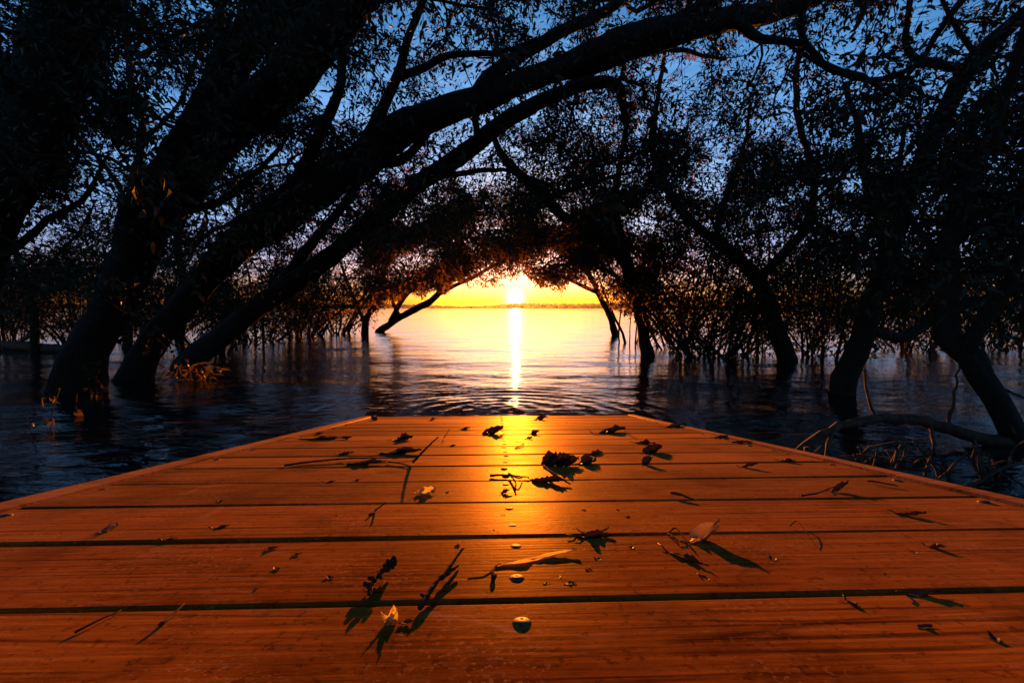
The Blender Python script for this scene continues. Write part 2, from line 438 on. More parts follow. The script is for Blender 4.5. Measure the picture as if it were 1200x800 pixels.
# how closed the foliage is in each 50 px cell of the photo, rows from y=0
DENS = np.array([
 [3,8,8,5,5,6,7,4,2,2,3,4,5,5,4,4,4,3,2,2,2,1,1,2],
 [5,8,7,4,4,6,7,5,3,3,3,4,4,3,4,3,2,2,2,2,3,3,3,4],
 [8,8,6,3,5,7,7,5,3,3,2,2,3,4,5,5,3,3,3,4,4,5,5,6],
 [9,8,5,5,6,8,7,5,5,5,2,2,6,8,8,7,6,6,7,7,7,8,8,8],
 [7,5,4,5,7,7,7,8,8,7,5,6,7,7,9,9,8,8,9,9,9,9,8,8],
 [5,4,4,5,6,7,8,8,8,9,9,8,8,7,7,6,6,6,6,7,7,6,6,6],
 [7,7,7,7,7,7,7,7,7,7,8,8,7,7,6,5,5,5,5,6,6,5,5,5],
 [5,5,5,5,5,5,5,4,2,0,0,0,0,0,0,2,2,2,2,2,2,2,2,2]], float) / 9.0
def dens(px, py):
    px = np.asarray(px, float); py = np.asarray(py, float)
    u = np.clip(px / 50 - .5, 0, 22.999); v = np.clip(py / 50 - .5, 0, 6.999)
    i = u.astype(int); j = v.astype(int); fu = u - i; fv = v - j
    d = DENS[j, i] * (1 - fu) * (1 - fv) + DENS[j, i + 1] * fu * (1 - fv) + DENS[j + 1, i] * (1 - fu) * fv + DENS[j + 1, i + 1] * fu * fv
    return np.where(py < -10, .5, d)
# the clear view out to the lake and the path of the low sun
def blocked(P):
    px, py, z = project(P)
    fringe = 339 + 6 * np.sin(px * .09) + 5 * np.sin(px * .23 + 1) - 8 * np.exp(-((px - 606) / 26.0) ** 2)
    low = np.where((px > 690), fringe + (px - 690) * .75, np.where(px < 505, fringe + (505 - px) * .5, fringe))
    a = (z > 0) & (px > 440) & (px < 780) & (py > low) & (py < 420)
    corr = (np.abs(P[:, 0] - .02) < .95) & (P[:, 1] > -1.5) & (P[:, 2] < .55 + .045 * np.maximum(P[:, 1], 0))
    near = np.linalg.norm(P - CAM, axis=1) < 1.15
    sunline = (np.hypot(px - 604, py - 350) < 10) & (z > 0)
    return a | corr | near | sunline

class Tree:
    def __init__(s, name, label, limbs, group=None, cat='tree', leafscale=1.0, mat=None, trunk_name='trunk', crown_name='crown'):
        """limbs: list of (attach, rows) with rows (px, py, depth, width_px); attach None = rises from the water"""
        s.name, s.label, s.group, s.cat = name, label, group, cat
        s.N = []; s.par = []; s.rad = []; s.cnt = []; s.ok = []; s.chains = []; s.tips = []; s.ls = leafscale; s.mat = mat or LEAF
        s.tn, s.cn = trunk_name, crown_name
        for rows in limbs:
            rows3 = []
            for q in rows:
                if len(q) == 4: p = at(q[0], q[1], q[2]); rows3.append([*p, q[3] * .5 * q[2] / F * (1 + ((q[0] - 600) / F) ** 2) ** -.5])
                else: rows3.append(list(q[1]) + [q[2]])
            s.limb(np.array(rows3))
    def limb(s, rows, step=.085):
        P = catmull(rows, step)
        j = np.cumsum(rng.normal(0, .006, (len(P), 3)), 0); j -= np.linspace(0, 1, len(P))[:, None] * j[-1]
        P[:, :3] += j * min(1.0, 40 * P[:, 3].mean())
        par = -1
        if s.N:
            dd = np.linalg.norm(np.array(s.N) - P[0, :3], axis=1); k = int(dd.argmin())
            if dd[k] < .5: par = k
        ch = [] if par < 0 else [par]
        for row in P:
            s.N.append(row[:3]); s.par.append(par); s.rad.append(max(row[3], .0012)); s.cnt.append(0); s.ok.append(row[2] > .55); par = len(s.N) - 1; ch.append(par)
        s.chains.append((ch, True))
    def grow(s, pts, maxlen=2.6):
        if len(pts) == 0: return
        N = np.zeros((len(s.N) + len(pts) * 34, 3)); n = len(s.N); N[:n] = s.N; ok = np.zeros(len(N), bool); ok[:n] = s.ok
        if not ok[:n].any(): ok[:n] = True
        d0 = np.array([np.linalg.norm(N[:n][ok[:n]] - p, axis=1).min() for p in pts])
        for k in np.argsort(d0):
            p = pts[k]
            dist = np.linalg.norm(N[:n] - p, axis=1) + np.where(ok[:n], 0, 50)
            q = int(dist.argmin()); ln = dist[q]
            if ln < .05 or ln > maxlen: continue
            Q = N[q]; pr = s.par[q]
            dirp = Q - N[pr] if pr >= 0 else np.array([0, 0, 1.0]); dirp /= np.linalg.norm(dirp) + 1e-9
            C = Q + dirp * ln * .32 + (p - Q) * .28 + rng.normal(0, .09 * ln, 3) + np.array([0, 0, .08 * ln])
            m = max(2, int(ln / .10)); m = min(m, 30)
            t = (np.arange(1, m + 1) / m)[:, None]
            B = (1 - t) ** 2 * Q + 2 * t * (1 - t) * C + t * t * p
            B[:-1] += rng.normal(0, .011, B[:-1].shape)
            ch = [q]; par = q
            for b in B:
                s.N.append(b); s.par.append(par); s.rad.append(0); s.cnt.append(0); s.ok.append(True); N[n] = b; ok[n] = True; par = n; ch.append(n); n += 1
            s.chains.append((ch, False)); s.tips.append(par)
            a = par
            while a >= 0: s.cnt[a] += 1; a = s.par[a]
    def foliage(s, mb, per=26, reach=.26, droop=.25):
        if not s.tips: return
        T = np.array([s.N[i] for i in s.tips]); Pp = np.array([s.N[s.par[i]] for i in s.tips])
        out = T - Pp; out /= np.linalg.norm(out, axis=1)[:, None] + 1e-9
        nt = 4
        base = np.repeat(Pp * .5 + T * .5, nt, 0); o = np.repeat(out, nt, 0)
        d = o * .6 + rng.normal(0, .75, o.shape) + np.array([0, 0, -droop * .5]); d /= np.linalg.norm(d, axis=1)[:, None]
        ln = rng.uniform(.55, 1.2, (len(base), 1)) * reach
        end = base + d * ln
        keep = ~blocked(end)
        base, d, ln, end = base[keep], d[keep], ln[keep], end[keep]
        thin_tubes(mb, base, end, .0016, .0007, 1)
        k = max(1, per // nt)
        n = len(base)
        if not n: return
        t = np.tile((np.arange(k) + .6) / k, n)[:, None] * np.repeat(np.ones((n, 1)), k, 0)
        P = np.repeat(base, k, 0) + np.repeat(d * ln, k, 0) * t + rng.normal(0, .010, (n * k, 3))
        Dn = np.repeat(d, k, 0) * .7 + rng.normal(0, .62, (n * k, 3)) + np.array([0, 0, -droop])
        L = LEN0 * s.ls * rng.uniform(.6, 1.3, n * k); W = WID0 * s.ls * rng.uniform(.75, 1.3, n * k)
        kp = (rng.random(n * k) > .08) & ~blocked(P)
        leaves_np(mb, P[kp], Dn[kp], L[kp], W[kp], 0)
    def build(s, per=26, reach=.26, droop=.25, r0=.0019, part_label=None):
        rad = np.array(s.rad); cnt = np.array(s.cnt)
        base = np.array(s.N[0])
        root = empty(s.name, tuple(base)); tag(root, s.label, s.cat, s.group)
        mt = MB(); mc = MB()
        for ch, main in s.chains:
            P = np.array([s.N[i] for i in ch])
            if len(P) < 2: continue
            if main:
                r = np.array([rad[i] for i in ch])
                if len(s.chains[0][0]) and ch is not s.chains[0][0] and s.par[ch[1]] == ch[0]: r[0] = r[1]
                big = r.max() > .03
                tube(mt, P, r, 18 if big else 7, 0, .18 if big else .10)
            else:
                r = r0 * np.maximum(cnt[ch], 1.0) ** .5
                q = rad[ch[0]]
                if q > 0: r = np.minimum(r, q * .7)
                r[0] = r[1]
                tube(mt, P, r, 6 if r.max() > .006 else 4, 0, .08, cap=False)
        mt.build(s.tn, BARK, root, origin=base)
        s.foliage(mc, per, reach, droop)
        if mc.n: mc.build(s.cn, [s.mat, BARK], root, smooth=False, origin=base)
        return root

def foot(px, py, w, dz=-.6, lean=(0, 0)):
    """first rows of a trunk standing in the water at a pixel"""
    p = on_water(px, py); D = float((p - CAM) @ FWD)
    r = w * .5 * D / F * (1 + ((px - 600) / F) ** 2) ** -.5
    return [('p', (p[0] - lean[0], p[1] - lean[1], dz), r * 1.35), ('p', (p[0], p[1], 0.0), r * 1.06)], D

trees = {}
def T(key, *a, **k): trees[key] = Tree(*a, **k); return trees[key]

ft, D = foot(-110, 470, 90, lean=(.15, 0))
T('A', 'leaning_tree', 'very thick near-black trunk slanting across the top left corner, its foot out of view', [
    ft + [(-70, 370, 2.5, 105), (-25, 270, 2.45, 100), (25, 180, 2.4, 92), (62, 90, 2.4, 86), (88, 0, 2.4, 82), (115, -110, 2.3, 70), (170, -240, 2.1, 50), (300, -420, 1.8, 30)],
    [(-15, 300, 2.45, 16), (20, 287, 2.5, 13), (56, 255, 2.6, 11), (97, 236, 2.7, 9), (114, 208, 2.8, 6), (128, 180, 2.9, 4)],
    [(95, -40, 2.35, 34), (190, -130, 2.2, 24), (330, -260, 2.0, 16)],
    [(40, 140, 2.42, 30), (-20, 40, 2.5, 24), (-110, -80, 2.6, 18), (-260, -220, 2.6, 12)]])
ft, D = foot(86, 456, 66, lean=(.25, 0))
T('B', 'leaning_tree', 'massive forked trunk leaning right out of the water, leafy creeper at its foot', [
    ft + [(102, 410, D, 60), (128, 352, D, 58), (160, 285, D, 58), (200, 215, D - .05, 64), (238, 165, D - .1, 70), (292, 122, D - .15, 56), (345, 78, D - .2, 54), (395, 22, D - .25, 52), (440, -40, D - .3, 46), (520, -150, D - .4, 32), (650, -270, D - .5, 18)],
    [(222, 190, D, 62), (246, 120, D + .02, 52), (285, 60, D + .04, 48), (335, 8, D + .05, 44), (380, -60, D + .05, 36), (430, -170, D, 22)],
    [(185, 250, D, 14), (255, 236, D + .15, 10), (300, 205, D + .25, 7), (330, 170, D + .3, 5)],
    [(270, 85, D + .03, 14), (255, 30, D + .1, 10), (268, -30, D + .1, 7)]])
ft, D = foot(152, 444, 42, lean=(.3, 0))
DC = D
T('C', 'leaning_tree', 'long leaning trunk whose limb arches over the jetty along the top of the picture', [
    ft + [(165, 420, D, 36), (200, 372, D, 37), (249, 312, D, 41), (306, 262, D, 43), (370, 222, D, 48), (420, 188, D, 46), (446, 156, D, 44), (512, 128, D + .05, 30), (569, 110, D + .1, 27), (644, 87, D + .1, 28), (700, 65, D + .1, 34), (775, 38, D + .1, 35), (837, 28, D + .1, 30), (931, 4, D + .1, 26), (1030, -50, D, 18), (1130, -120, D - .2, 11)],
    [(430, 172, D, 20), (449, 127, D - .05, 13), (467, 90, D - .1, 12), (480, 49, D - .1, 10), (495, 8, D - .15, 9), (515, -50, D - .2, 7)],
    [(467, 92, D - .08, 10), (497, 80, D - .15, 9), (527, 64, D - .2, 8), (587, 61, D - .25, 6), (630, 45, D - .3, 4)],
    [(560, 110, D + .05, 18), (585, 84, D + .1, 17), (612, 66, D + .15, 15), (670, 34, D + .2, 13), (720, 5, D + .2, 11), (790, -60, D + .2, 8)],
    [(775, 38, D + .1, 24), (830, 5, D, 20), (880, -40, D - .1, 15), (960, -120, D - .3, 10)],
    [(410, 195, D, 16), (470, 185, D + .1, 12), (495, 160, D + .15, 9), (512, 146, D + .2, 6)],
    [(330, 245, D, 22), (365, 175, D - .05, 14), (392, 110, D - .1, 11), (400, 60, D - .1, 9), (420, 0, D - .15, 6)],
    [(860, 24, D + .1, 16), (890, 45, D + .1, 11), (935, 50, D + .1, 9), (962, 74, D + .05, 8), (1010, 90, D, 7), (1040, 110, D, 5)]])
ft, D = foot(222, 432, 34, lean=(.3, 0))
T('D', 'leaning_tree', 'slimmer straight trunk, lowest of the leaning ones, running below the arching limb', [
    ft + [(240, 412, D, 32), (290, 368, D, 28), (345, 330, D, 25), (400, 290, D, 21), (449, 247, D, 20), (497, 210, D, 20), (550, 172, D, 19), (595, 136, D, 18), (632, 116, D, 17), (668, 103, D, 15), (719, 97, D, 12), (731, 124, D, 9), (734, 150, D, 6)],
    [(300, 362, D + .05, 15), (345, 312, D + .25, 13), (395, 250, D + .35, 11), (425, 200, D + .4, 9), (450, 150, D + .45, 7)],
    [(560, 165, D, 9), (556, 140, D - .05, 8), (561, 125, D - .1, 6), (560, 100, D - .1, 4)],
    [(480, 222, D, 9), (530, 205, D + .1, 7), (590, 200, D + .2, 5), (640, 215, D + .3, 4)],
    [(668, 103, D, 11), (720, 75, D + .1, 9), (790, 60, D + .2, 6), (850, 70, D + .3, 4)]])
ft, D = foot(150, 408, 12)
T('F', 'slender_tree', 'thin upright tree standing behind the massive forked trunk', [
    ft + [(148, 340, D, 11), (146, 275, D, 11), (154, 244, D, 10), (161, 150, D, 10), (150, 94, D, 9), (141, 0, D, 8), (150, -80, D, 6)],
    [(154, 244, D, 7), (120, 190, D, 6), (70, 130, D, 5), (30, 60, D, 4)],
    [(160, 170, D, 7), (210, 120, D, 5), (240, 40, D, 4)]])
ft, D = foot(42, 412, 12)
T('G', 'slender_tree', 'slender stem rising from the water at the left margin, left of the forked trunk', [
    ft + [(37, 362, D, 11), (19, 295, D, 9), (5, 240, D, 7), (-20, 170, D, 5)],
    [(36, 355, D, 6), (60, 310, D, 5), (95, 270, D, 4), (110, 240, D, 3)],
    [(28, 325, D, 5), (60, 340, D + .1, 4), (100, 330, D + .2, 3)]])
ft, D = foot(212, 402, 11)
T('F2', 'slender_tree', 'dim slender tree glimpsed in the gap between the two biggest left trunks', [
    ft + [(215, 332, D, 10), (208, 284, D, 9), (225, 220, D, 8), (260, 150, D, 6), (290, 90, D, 5)],
    [(210, 300, D, 6), (270, 260, D, 5), (330, 230, D, 4)], [(222, 240, D, 5), (300, 200, D, 4), (370, 190, D, 3)]])
ft, D = foot(446, 389, 9, lean=(.2, 0))
T('L', 'small_tree', 'small far tree with two crooked limbs leaning right, its foot alone in bright water', [
    ft + [(458, 380, D, 8), (480, 366, D, 8), (505, 352, D, 7), (519, 335, D, 6), (524, 310, D, 5), (540, 280, D, 4)],
    [(456, 382, D, 6), (464, 366, D - .1, 6), (478, 345, D - .2, 5), (505, 325, D - .2, 4), (540, 300, D - .2, 3)],
    [(510, 347, D, 5), (560, 322, D + .2, 4), (600, 300, D + .2, 3)],
    [(470, 373, D, 5), (455, 340, D + .3, 4), (440, 300, D + .4, 3)]], leafscale=1.5, mat=LEAFSUN)
ft, D = foot(428, 391, 8)
T('L2', 'small_tree', 'small many-limbed far tree just left of the one alone in bright water', [
    ft + [(432, 370, D, 7), (448, 350, D, 6), (450, 320, D, 5), (470, 280, D, 4)],
    [(428, 380, D, 5), (414, 350, D, 4), (400, 310, D, 3)], [(446, 352, D, 4), (490, 330, D, 4), (530, 300, D, 3)]], leafscale=1.4, mat=LEAFSUN)
ft, D = foot(722, 393, 8, lean=(-.15, 0))
T('N', 'small_tree', 'small far tree on the right whose thin limbs reach left over the low sun', [
    ft + [(716, 375, D, 7), (704, 350, D, 6), (690, 322, D, 6), (665, 300, D, 5), (630, 280, D, 4), (590, 268, D, 3)],
    [(700, 343, D, 5), (670, 330, D, 4), (640, 318, D, 3), (615, 312, D, 2)], [(690, 322, D, 4), (692, 290, D, 4), (680, 250, D, 3)]], leafscale=1.4, mat=LEAFSUN)
ft, D = foot(762, 417, 17, lean=(-.1, 0))
T('E', 'leaning_tree', 'tree on the right whose long bent trunk leans left above the water towards the sun', [
    ft + [(758, 395, D, 15), (751, 362, D, 14), (741, 321, D, 14), (728, 296, D, 13), (688, 270, D, 12), (655, 247, D, 12), (625, 221, D, 11), (595, 191, D, 9), (580, 163, D, 7), (572, 140, D, 5)],
    [(741, 321, D, 10), (726, 272, D, 9), (722, 230, D, 8), (730, 180, D, 6), (740, 120, D, 5)],
    [(700, 277, D, 6), (660, 280, D + .2, 5), (620, 285, D + .3, 4), (580, 290, D + .4, 3)],
    [(640, 235, D, 6), (690, 215, D - .1, 5), (750, 200, D - .2, 4)],
    [(748, 345, D, 6), (715, 320, D + .1, 5), (690, 312, D + .2, 4), (650, 310, D + .3, 3)]], mat=LEAFSUN)
ft, D = foot(920, 423, 24, lean=(-.15, 0))
T('H', 'forked_tree', 'tree right of the lake view that splits in a wide Y just above the water', [
    ft + [(912, 395, D, 21), (900, 362, D, 19), (887, 330, D, 18), (866, 302, D, 14), (839, 281, D, 12), (809, 259, D, 11), (780, 225, D, 9), (765, 180, D, 8), (770, 120, D, 6), (780, 60, D, 4)],
    [(887, 330, D, 14), (905, 314, D, 12), (931, 285, D, 11), (949, 257, D, 10), (955, 210, D, 9), (940, 150, D, 8), (935, 90, D, 7), (942, 20, D, 5)],
    [(839, 281, D, 8), (850, 230, D - .1, 7), (870, 180, D - .1, 5), (880, 120, D - .1, 4)],
    [(950, 240, D, 7), (1000, 190, D + .1, 6), (1040, 150, D + .1, 4)]])
ft, D = foot(986, 460, 30, lean=(-.12, 0))
T('J', 'tall_tree', 'sturdy dark tree leaning right from the water beyond the heap of fallen branches', [
    ft + [(994, 430, D, 28), (1007, 400, D, 27), (1020, 358, D, 27), (1036, 307, D, 27), (1050, 258, D, 25), (1068, 210, D, 24), (1090, 160, D, 24), (1122, 104, D, 25), (1150, 70, D - .1, 25), (1200, 22, D - .2, 24), (1270, -50, D - .3, 18), (1360, -160, D - .4, 11)],
    [(1120, 106, D, 15), (1128, 82, D, 13), (1085, 71, D, 11), (1067, 56, D, 10), (1068, 0, D, 8), (1080, -60, D, 6)],
    [(1085, 72, D, 9), (1040, 90, D + .05, 8), (1000, 88, D + .1, 7), (960, 75, D + .1, 6), (920, 50, D + .1, 4)],
    [(1038, 300, D, 14), (1030, 250, D + .1, 12), (1010, 200, D + .2, 10), (1005, 150, D + .2, 8), (990, 100, D + .2, 6)],
    [(1012, 385, D, 14), (1063, 392, D + .3, 16), (1106, 364, D + .5, 17), (1172, 342, D + .5, 18), (1230, 315, D + .4, 18), (1320, 250, D + .2, 14)],
    [(1150, 70, D - .1, 10), (1120, 30, D - .1, 8), (1100, -10, D - .1, 6)]])
ft, D = foot(1192, 520, 42, lean=(-.15, 0))
T('K', 'gnarled_tree', 'near gnarled trunk at the right margin with crooked elbow, low sun on its bark', [
    ft + [(1184, 500, D, 38), (1163, 458, D, 36), (1136, 414, D + .02, 38), (1108, 386, D + .05, 34), (1101, 352, D + .08, 28), (1104, 318, D + .08, 26), (1098, 288, D + .1, 26), (1112, 240, D + .1, 24), (1150, 180, D + .1, 20), (1180, 110, D + .05, 16), (1200, 30, D, 12), (1240, -60, D - .1, 9)],
    [(1136, 410, D, 26), (1156, 376, D - .02, 22), (1180, 330, D - .05, 20), (1200, 280, D - .1, 17), (1235, 200, D - .1, 14), (1300, 80, D - .2, 10)],
    [(1100, 300, D + .08, 14), (1070, 260, D + .2, 10), (1050, 210, D + .25, 8), (1060, 150, D + .3, 6)],
    [(1160, 370, D, 11), (1200, 350, D + .05, 10), (1260, 330, D + .1, 8)]])
# a limb overhead from a tree out of view on the right
T('M', 'overhanging_tree', 'tree at the top right corner whose bare crooked limbs hang into view', [
    [('p', (2.35, .9, -.6), .13), ('p', (2.3, .9, 0), .115), ('p', (2.15, .95, 1.2), .10), ('p', (1.9, 1.2, 2.3), .08), ('p', (1.5, 1.7, 3.0), .06), ('p', (.8, 2.1, 3.4), .035), ('p', (.1, 2.2, 3.7), .02)],
    [('p', (1.75, 1.4, 2.6), .045), (1160, -60, 2.7, 16), (1110, 20, 2.9, 11), (1085, 60, 3.0, 8), (1060, 95, 3.0, 5)],
    [('p', (1.6, 1.6, 2.9), .035), (1010, -60, 3.0, 11), (945, 0, 3.2, 9), (936, 48, 3.3, 8), (962, 76, 3.3, 7), (1012, 92, 3.4, 5)],
    [('p', (2.1, 1.0, 1.5), .04), ('p', (2.4, .4, 2.2), .03), ('p', (2.3, -.4, 2.9), .02)]])
# unseen trees added behind the camera to keep sky light off the deck
T('Q', 'added_shade_tree', 'unseen broad tree added behind the camera, left of the jetty, to block sky light', [
    [('p', (-1.9, -1.6, -.6), .15), ('p', (-1.9, -1.6, .2), .13), ('p', (-1.7, -1.5, 1.6), .10), ('p', (-1.1, -1.2, 2.8), .07), ('p', (-.2, -.8, 3.5), .035), ('p', (.5, -.3, 3.8), .02)],
    [('p', (-1.7, -1.5, 1.6), .06), ('p', (-2.4, -1.9, 2.6), .04), ('p', (-2.6, -2.2, 3.3), .02)],
    [('p', (-1.4, -1.35, 2.2), .05), ('p', (-1.2, -2.0, 3.0), .03), ('p', (-.8, -2.6, 3.4), .02)]])
T('S', 'added_shade_tree', 'unseen broad tree added behind the camera, right of the jetty, to block sky light', [
    [('p', (1.9, -1.9, -.6), .14), ('p', (1.9, -1.9, .2), .12), ('p', (1.75, -1.7, 1.7), .09), ('p', (1.2, -1.5, 2.8), .06), ('p', (.4, -1.3, 3.4), .03), ('p', (-.2, -1.2, 3.6), .02)],
    [('p', (1.8, -1.75, 1.6), .05), ('p', (2.4, -2.0, 2.5), .035), ('p', (2.7, -2.4, 3.1), .02)],
    [('p', (1.5, -1.6, 2.3), .045), ('p', (1.4, -2.4, 3.0), .03), ('p', (1.0, -3.0, 3.4), .02)]])

# crown regions: (tree, px, py, depth, rx, ry, rdepth, weight)
BL = [('A', 60, 60, 2.5, 110, 130, .3, 1), ('A', 150, -120, 2.3, 250, 130, .4, 1), ('A', -250, 0, 2.6, 250, 230, .4, 1),
      ('B', 260, 50, 3.4, 130, 110, .45, 1), ('B', 110, 180, 3.8, 90, 80, .4, .6), ('B', 400, -110, 3.2, 220, 120, .5, 1),
      ('C', 520, 70, 4.1, 110, 80, .5, 1), ('C', 720, 40, 4.3, 140, 80, .5, 1), ('C', 860, 60, 4.2, 120, 90, .5, 1), ('C', 680, -110, 4.0, 260, 120, .6, 1), ('C', 380, 130, 4.1, 80, 80, .4, 1),
      ('D', 600, 190, 4.6, 100, 50, .5, 1), ('D', 730, 130, 4.5, 90, 60, .5, 1), ('D', 430, 220, 4.9, 80, 60, .5, .8),
      ('F', 150, 130, 6.2, 100, 120, .6, .8), ('G', 40, 270, 6.0, 80, 70, .6, .8), ('G', 90, 330, 6.3, 70, 45, .7, 1.2), ('G', 20, 350, 6.5, 60, 40, .7, 1.0), ('F2', 250, 350, 7.2, 70, 40, .8, 1.0), ('L2', 380, 350, 9.0, 70, 34, .8, 1.0), ('F', 150, 330, 6.6, 70, 50, .7, 1.0),
      ('F2', 290, 220, 6.6, 90, 90, .6, 1), ('F2', 220, 320, 6.8, 90, 40, .6, .6),
      ('L', 540, 275, 10.3, 70, 42, .9, 1.2), ('L', 600, 285, 10.3, 60, 40, .9, 1.2), ('L', 450, 310, 10.6, 60, 35, .8, .8), ('L2', 470, 270, 9.8, 70, 45, .8, 1), ('L2', 410, 300, 9.6, 60, 45, .8, 1),
      ('N', 640, 280, 9.0, 60, 36, .8, 1.2), ('N', 690, 295, 9.0, 45, 36, .8, 1.0), ('E', 700, 220, 5.6, 90, 70, .6, 1), ('E', 630, 260, 5.9, 80, 50, .6, 1), ('E', 730, 300, 5.7, 60, 40, .5, .6), ('E', 745, 140, 5.4, 80, 60, .5, .8),
      ('H', 840, 200, 5.1, 90, 80, .6, 1), ('H', 940, 240, 5.1, 80, 80, .6, 1), ('H', 860, 110, 5.0, 100, 60, .5, .8), ('H', 870, 310, 5.4, 90, 40, .6, .5), ('E', 790, 310, 5.9, 60, 40, .6, .5),
      ('J', 1040, 180, 3.5, 100, 100, .45, 1), ('J', 970, 110, 3.6, 90, 80, .45, .9), ('J', 1120, 300, 3.8, 90, 70, .4, .7), ('J', 1300, -60, 3.2, 150, 130, .4, 1),
      ('K', 1150, 240, 2.3, 80, 100, .25, .7), ('K', 1200, 120, 2.3, 110, 110, .3, .8), ('K', 1360, 120, 2.3, 180, 220, .4, 1),
      ('M', 1100, -10, 3.0, 110, 70, .35, .7), ('M', 1250, -150, 2.7, 230, 130, .4, 1), ('M', 950, -130, 2.8, 200, 110, .45, 1)]
BA = np.array([b[1:] for b in BL]); BK = [b[0] for b in BL]
pts = {k: [] for k in trees}
M_S = 39000; M_O = 5200
px = np.concatenate([rng.uniform(-60, 1260, M_S), rng.uniform(-620, 1820, M_O)]); py = np.concatenate([rng.uniform(-50, 385, M_S), rng.uniform(-420, 300, M_O)])
M_C = 5000                                  # the lakeside crowns that close the view above the sun
px = np.concatenate([px, rng.uniform(430, 770, M_C)]); py = np.concatenate([py, 205 + 142 * rng.random(M_C) ** .8])
M_O += M_C
inside = np.arange(M_S + M_O) < M_S
lake = np.arange(M_S + M_O) >= M_S + M_O - M_C
ovl = (px > -60) & (px < 1260) & (py > -50)
nz = np.zeros_like(px)
for q in range(14):
    a_ = rng.uniform(0, 6.28); k_ = 2 * np.pi / rng.uniform(38, 110); nz += np.sin(k_ * (px * np.cos(a_) + py * np.sin(a_)) + rng.uniform(0, 6.28))
clump = np.clip(.72 + .22 * nz, .12, 1.35)
acc = (rng.random(M_S + M_O) < clump * dens(px, py) ** 1.25) & (inside | ~ovl | lake)
for x, y in zip(px[acc], py[acc]):
    e = ((x - BA[:, 0]) / BA[:, 3]) ** 2 + ((y - BA[:, 1]) / BA[:, 4]) ** 2
    w = np.exp(-e * .5) * BA[:, 6]
    if w.max() < .02: continue
    k = rng.choice(len(w), p=w / w.sum())
    D = BA[k, 2] + rng.normal(0, BA[k, 5])
    if rng.random() > min(1.0, (D / 6.0) ** 1.35): continue
    p = at(x, y, max(D, 1.3))
    if p[2] < .18: continue
    pts[BK[k]].append(p)
# unseen foliage added over and behind the jetty to shade it from the sky
def ball(key, c, r, n):
    v = rng.normal(size=(n, 3)); v /= np.linalg.norm(v, axis=1)[:, None]; v *= rng.random((n, 1)) ** (1 / 3)
    for p in np.array(c) + v * np.array(r): pts[key].append(p)
ball('Q', (-.9, -1.0, 3.2), (1.5, 1.4, .9), 620); ball('Q', (-2.0, -2.2, 2.0), (1.0, 1.2, 1.5), 420)
ball('S', (.9, -1.5, 3.1), (1.5, 1.3, .8), 620); ball('S', (2.1, -2.2, 2.0), (1.0, 1.1, 1.5), 420); ball('S', (.4, -3.0, 2.0), (1.8, .6, 1.7), 520)
ball('M', (.8, 1.5, 3.7), (1.3, 1.0, .6), 300); ball('M', (2.2, .2, 2.6), (.8, 1.0, 1.0), 110)
ball('A', (-2.2, .4, 2.6), (.9, 1.1, 1.0), 110)
for key, t in trees.items():
    P = np.array(pts[key]) if pts[key] else np.zeros((0, 3))
    if len(P): P = P[~blocked(P)]
    t.grow(P)
    far = key in ('L', 'L2', 'N'); mid = key in ('F', 'F2', 'G', 'E', 'H')
    t.build(per=34 if far else (30 if mid else 26), reach=.42 if far else (.30 if mid else .25))
    print('tree', key, len(P), len(t.tips))

# ------------------------------------------------------------------ shrubs: fans of thin shoots standing in the water
def shrub(name, label, px, py, hpx, spread, n, leafn, group, lean=0.0, w=4, leaf=1.2):
    p = on_water(px, py); D = float((p - CAM) @ FWD); s = D / F
    t = Tree(name, label, [], group, 'shrub', leaf, None, 'stems', 'foliage')
    tipsrc = []
    for k in range(int(n * 1.5)):
        fa = rng.uniform(-1, 1); b = p + np.array([(fa * .16 + rng.normal(0, .10)) * spread * s, rng.normal(0, .16), 0]); b[2] = -.25
        ang = (fa * 1.9 + rng.normal(0, .45)) * spread * s + lean * s; h = hpx * s * rng.uniform(.3, 1.0) * (1.8 if rng.random() < .25 else 1)
        dy = rng.normal(0, .25) * h
        top = b + np.array([ang, dy, h + .25])
        mid = b * .45 + top * .55 + np.array([ang * .02, 0, h * .05]) + rng.normal(0, .08 * h, 3)
        q1 = b * .8 + top * .2 + rng.normal(0, .015 * h, 3)
        r = w * .5 * s * rng.choice([.3, .4, .55, .9])
        rows = np.array([[*b, r], [*q1, r * .95], [*mid, r * .7], [*top, r * .25]])
        if blocked(mid[None])[0] or blocked(top[None])[0]: continue
        t.limb(rows, .16); t.ok[-1] = True
        for q in range(leafn * 3):
            u = rng.uniform(.35, 1.05); c = (mid * (1 - u) + top * u) if u > .5 else b * (1 - u) + mid * u
            tipsrc.append(c + rng.normal(0, 1, 3) * np.array([.38, .3, .24]) * h * .8)
    if not t.N: return
    P = np.array(tipsrc); P = P[P[:, 2] > .05]; P = P[~blocked(P)]
    t.grow(P); t.build(per=16, reach=.30 * max(1, D / 6), r0=.0016 * max(1, D / 3.5))
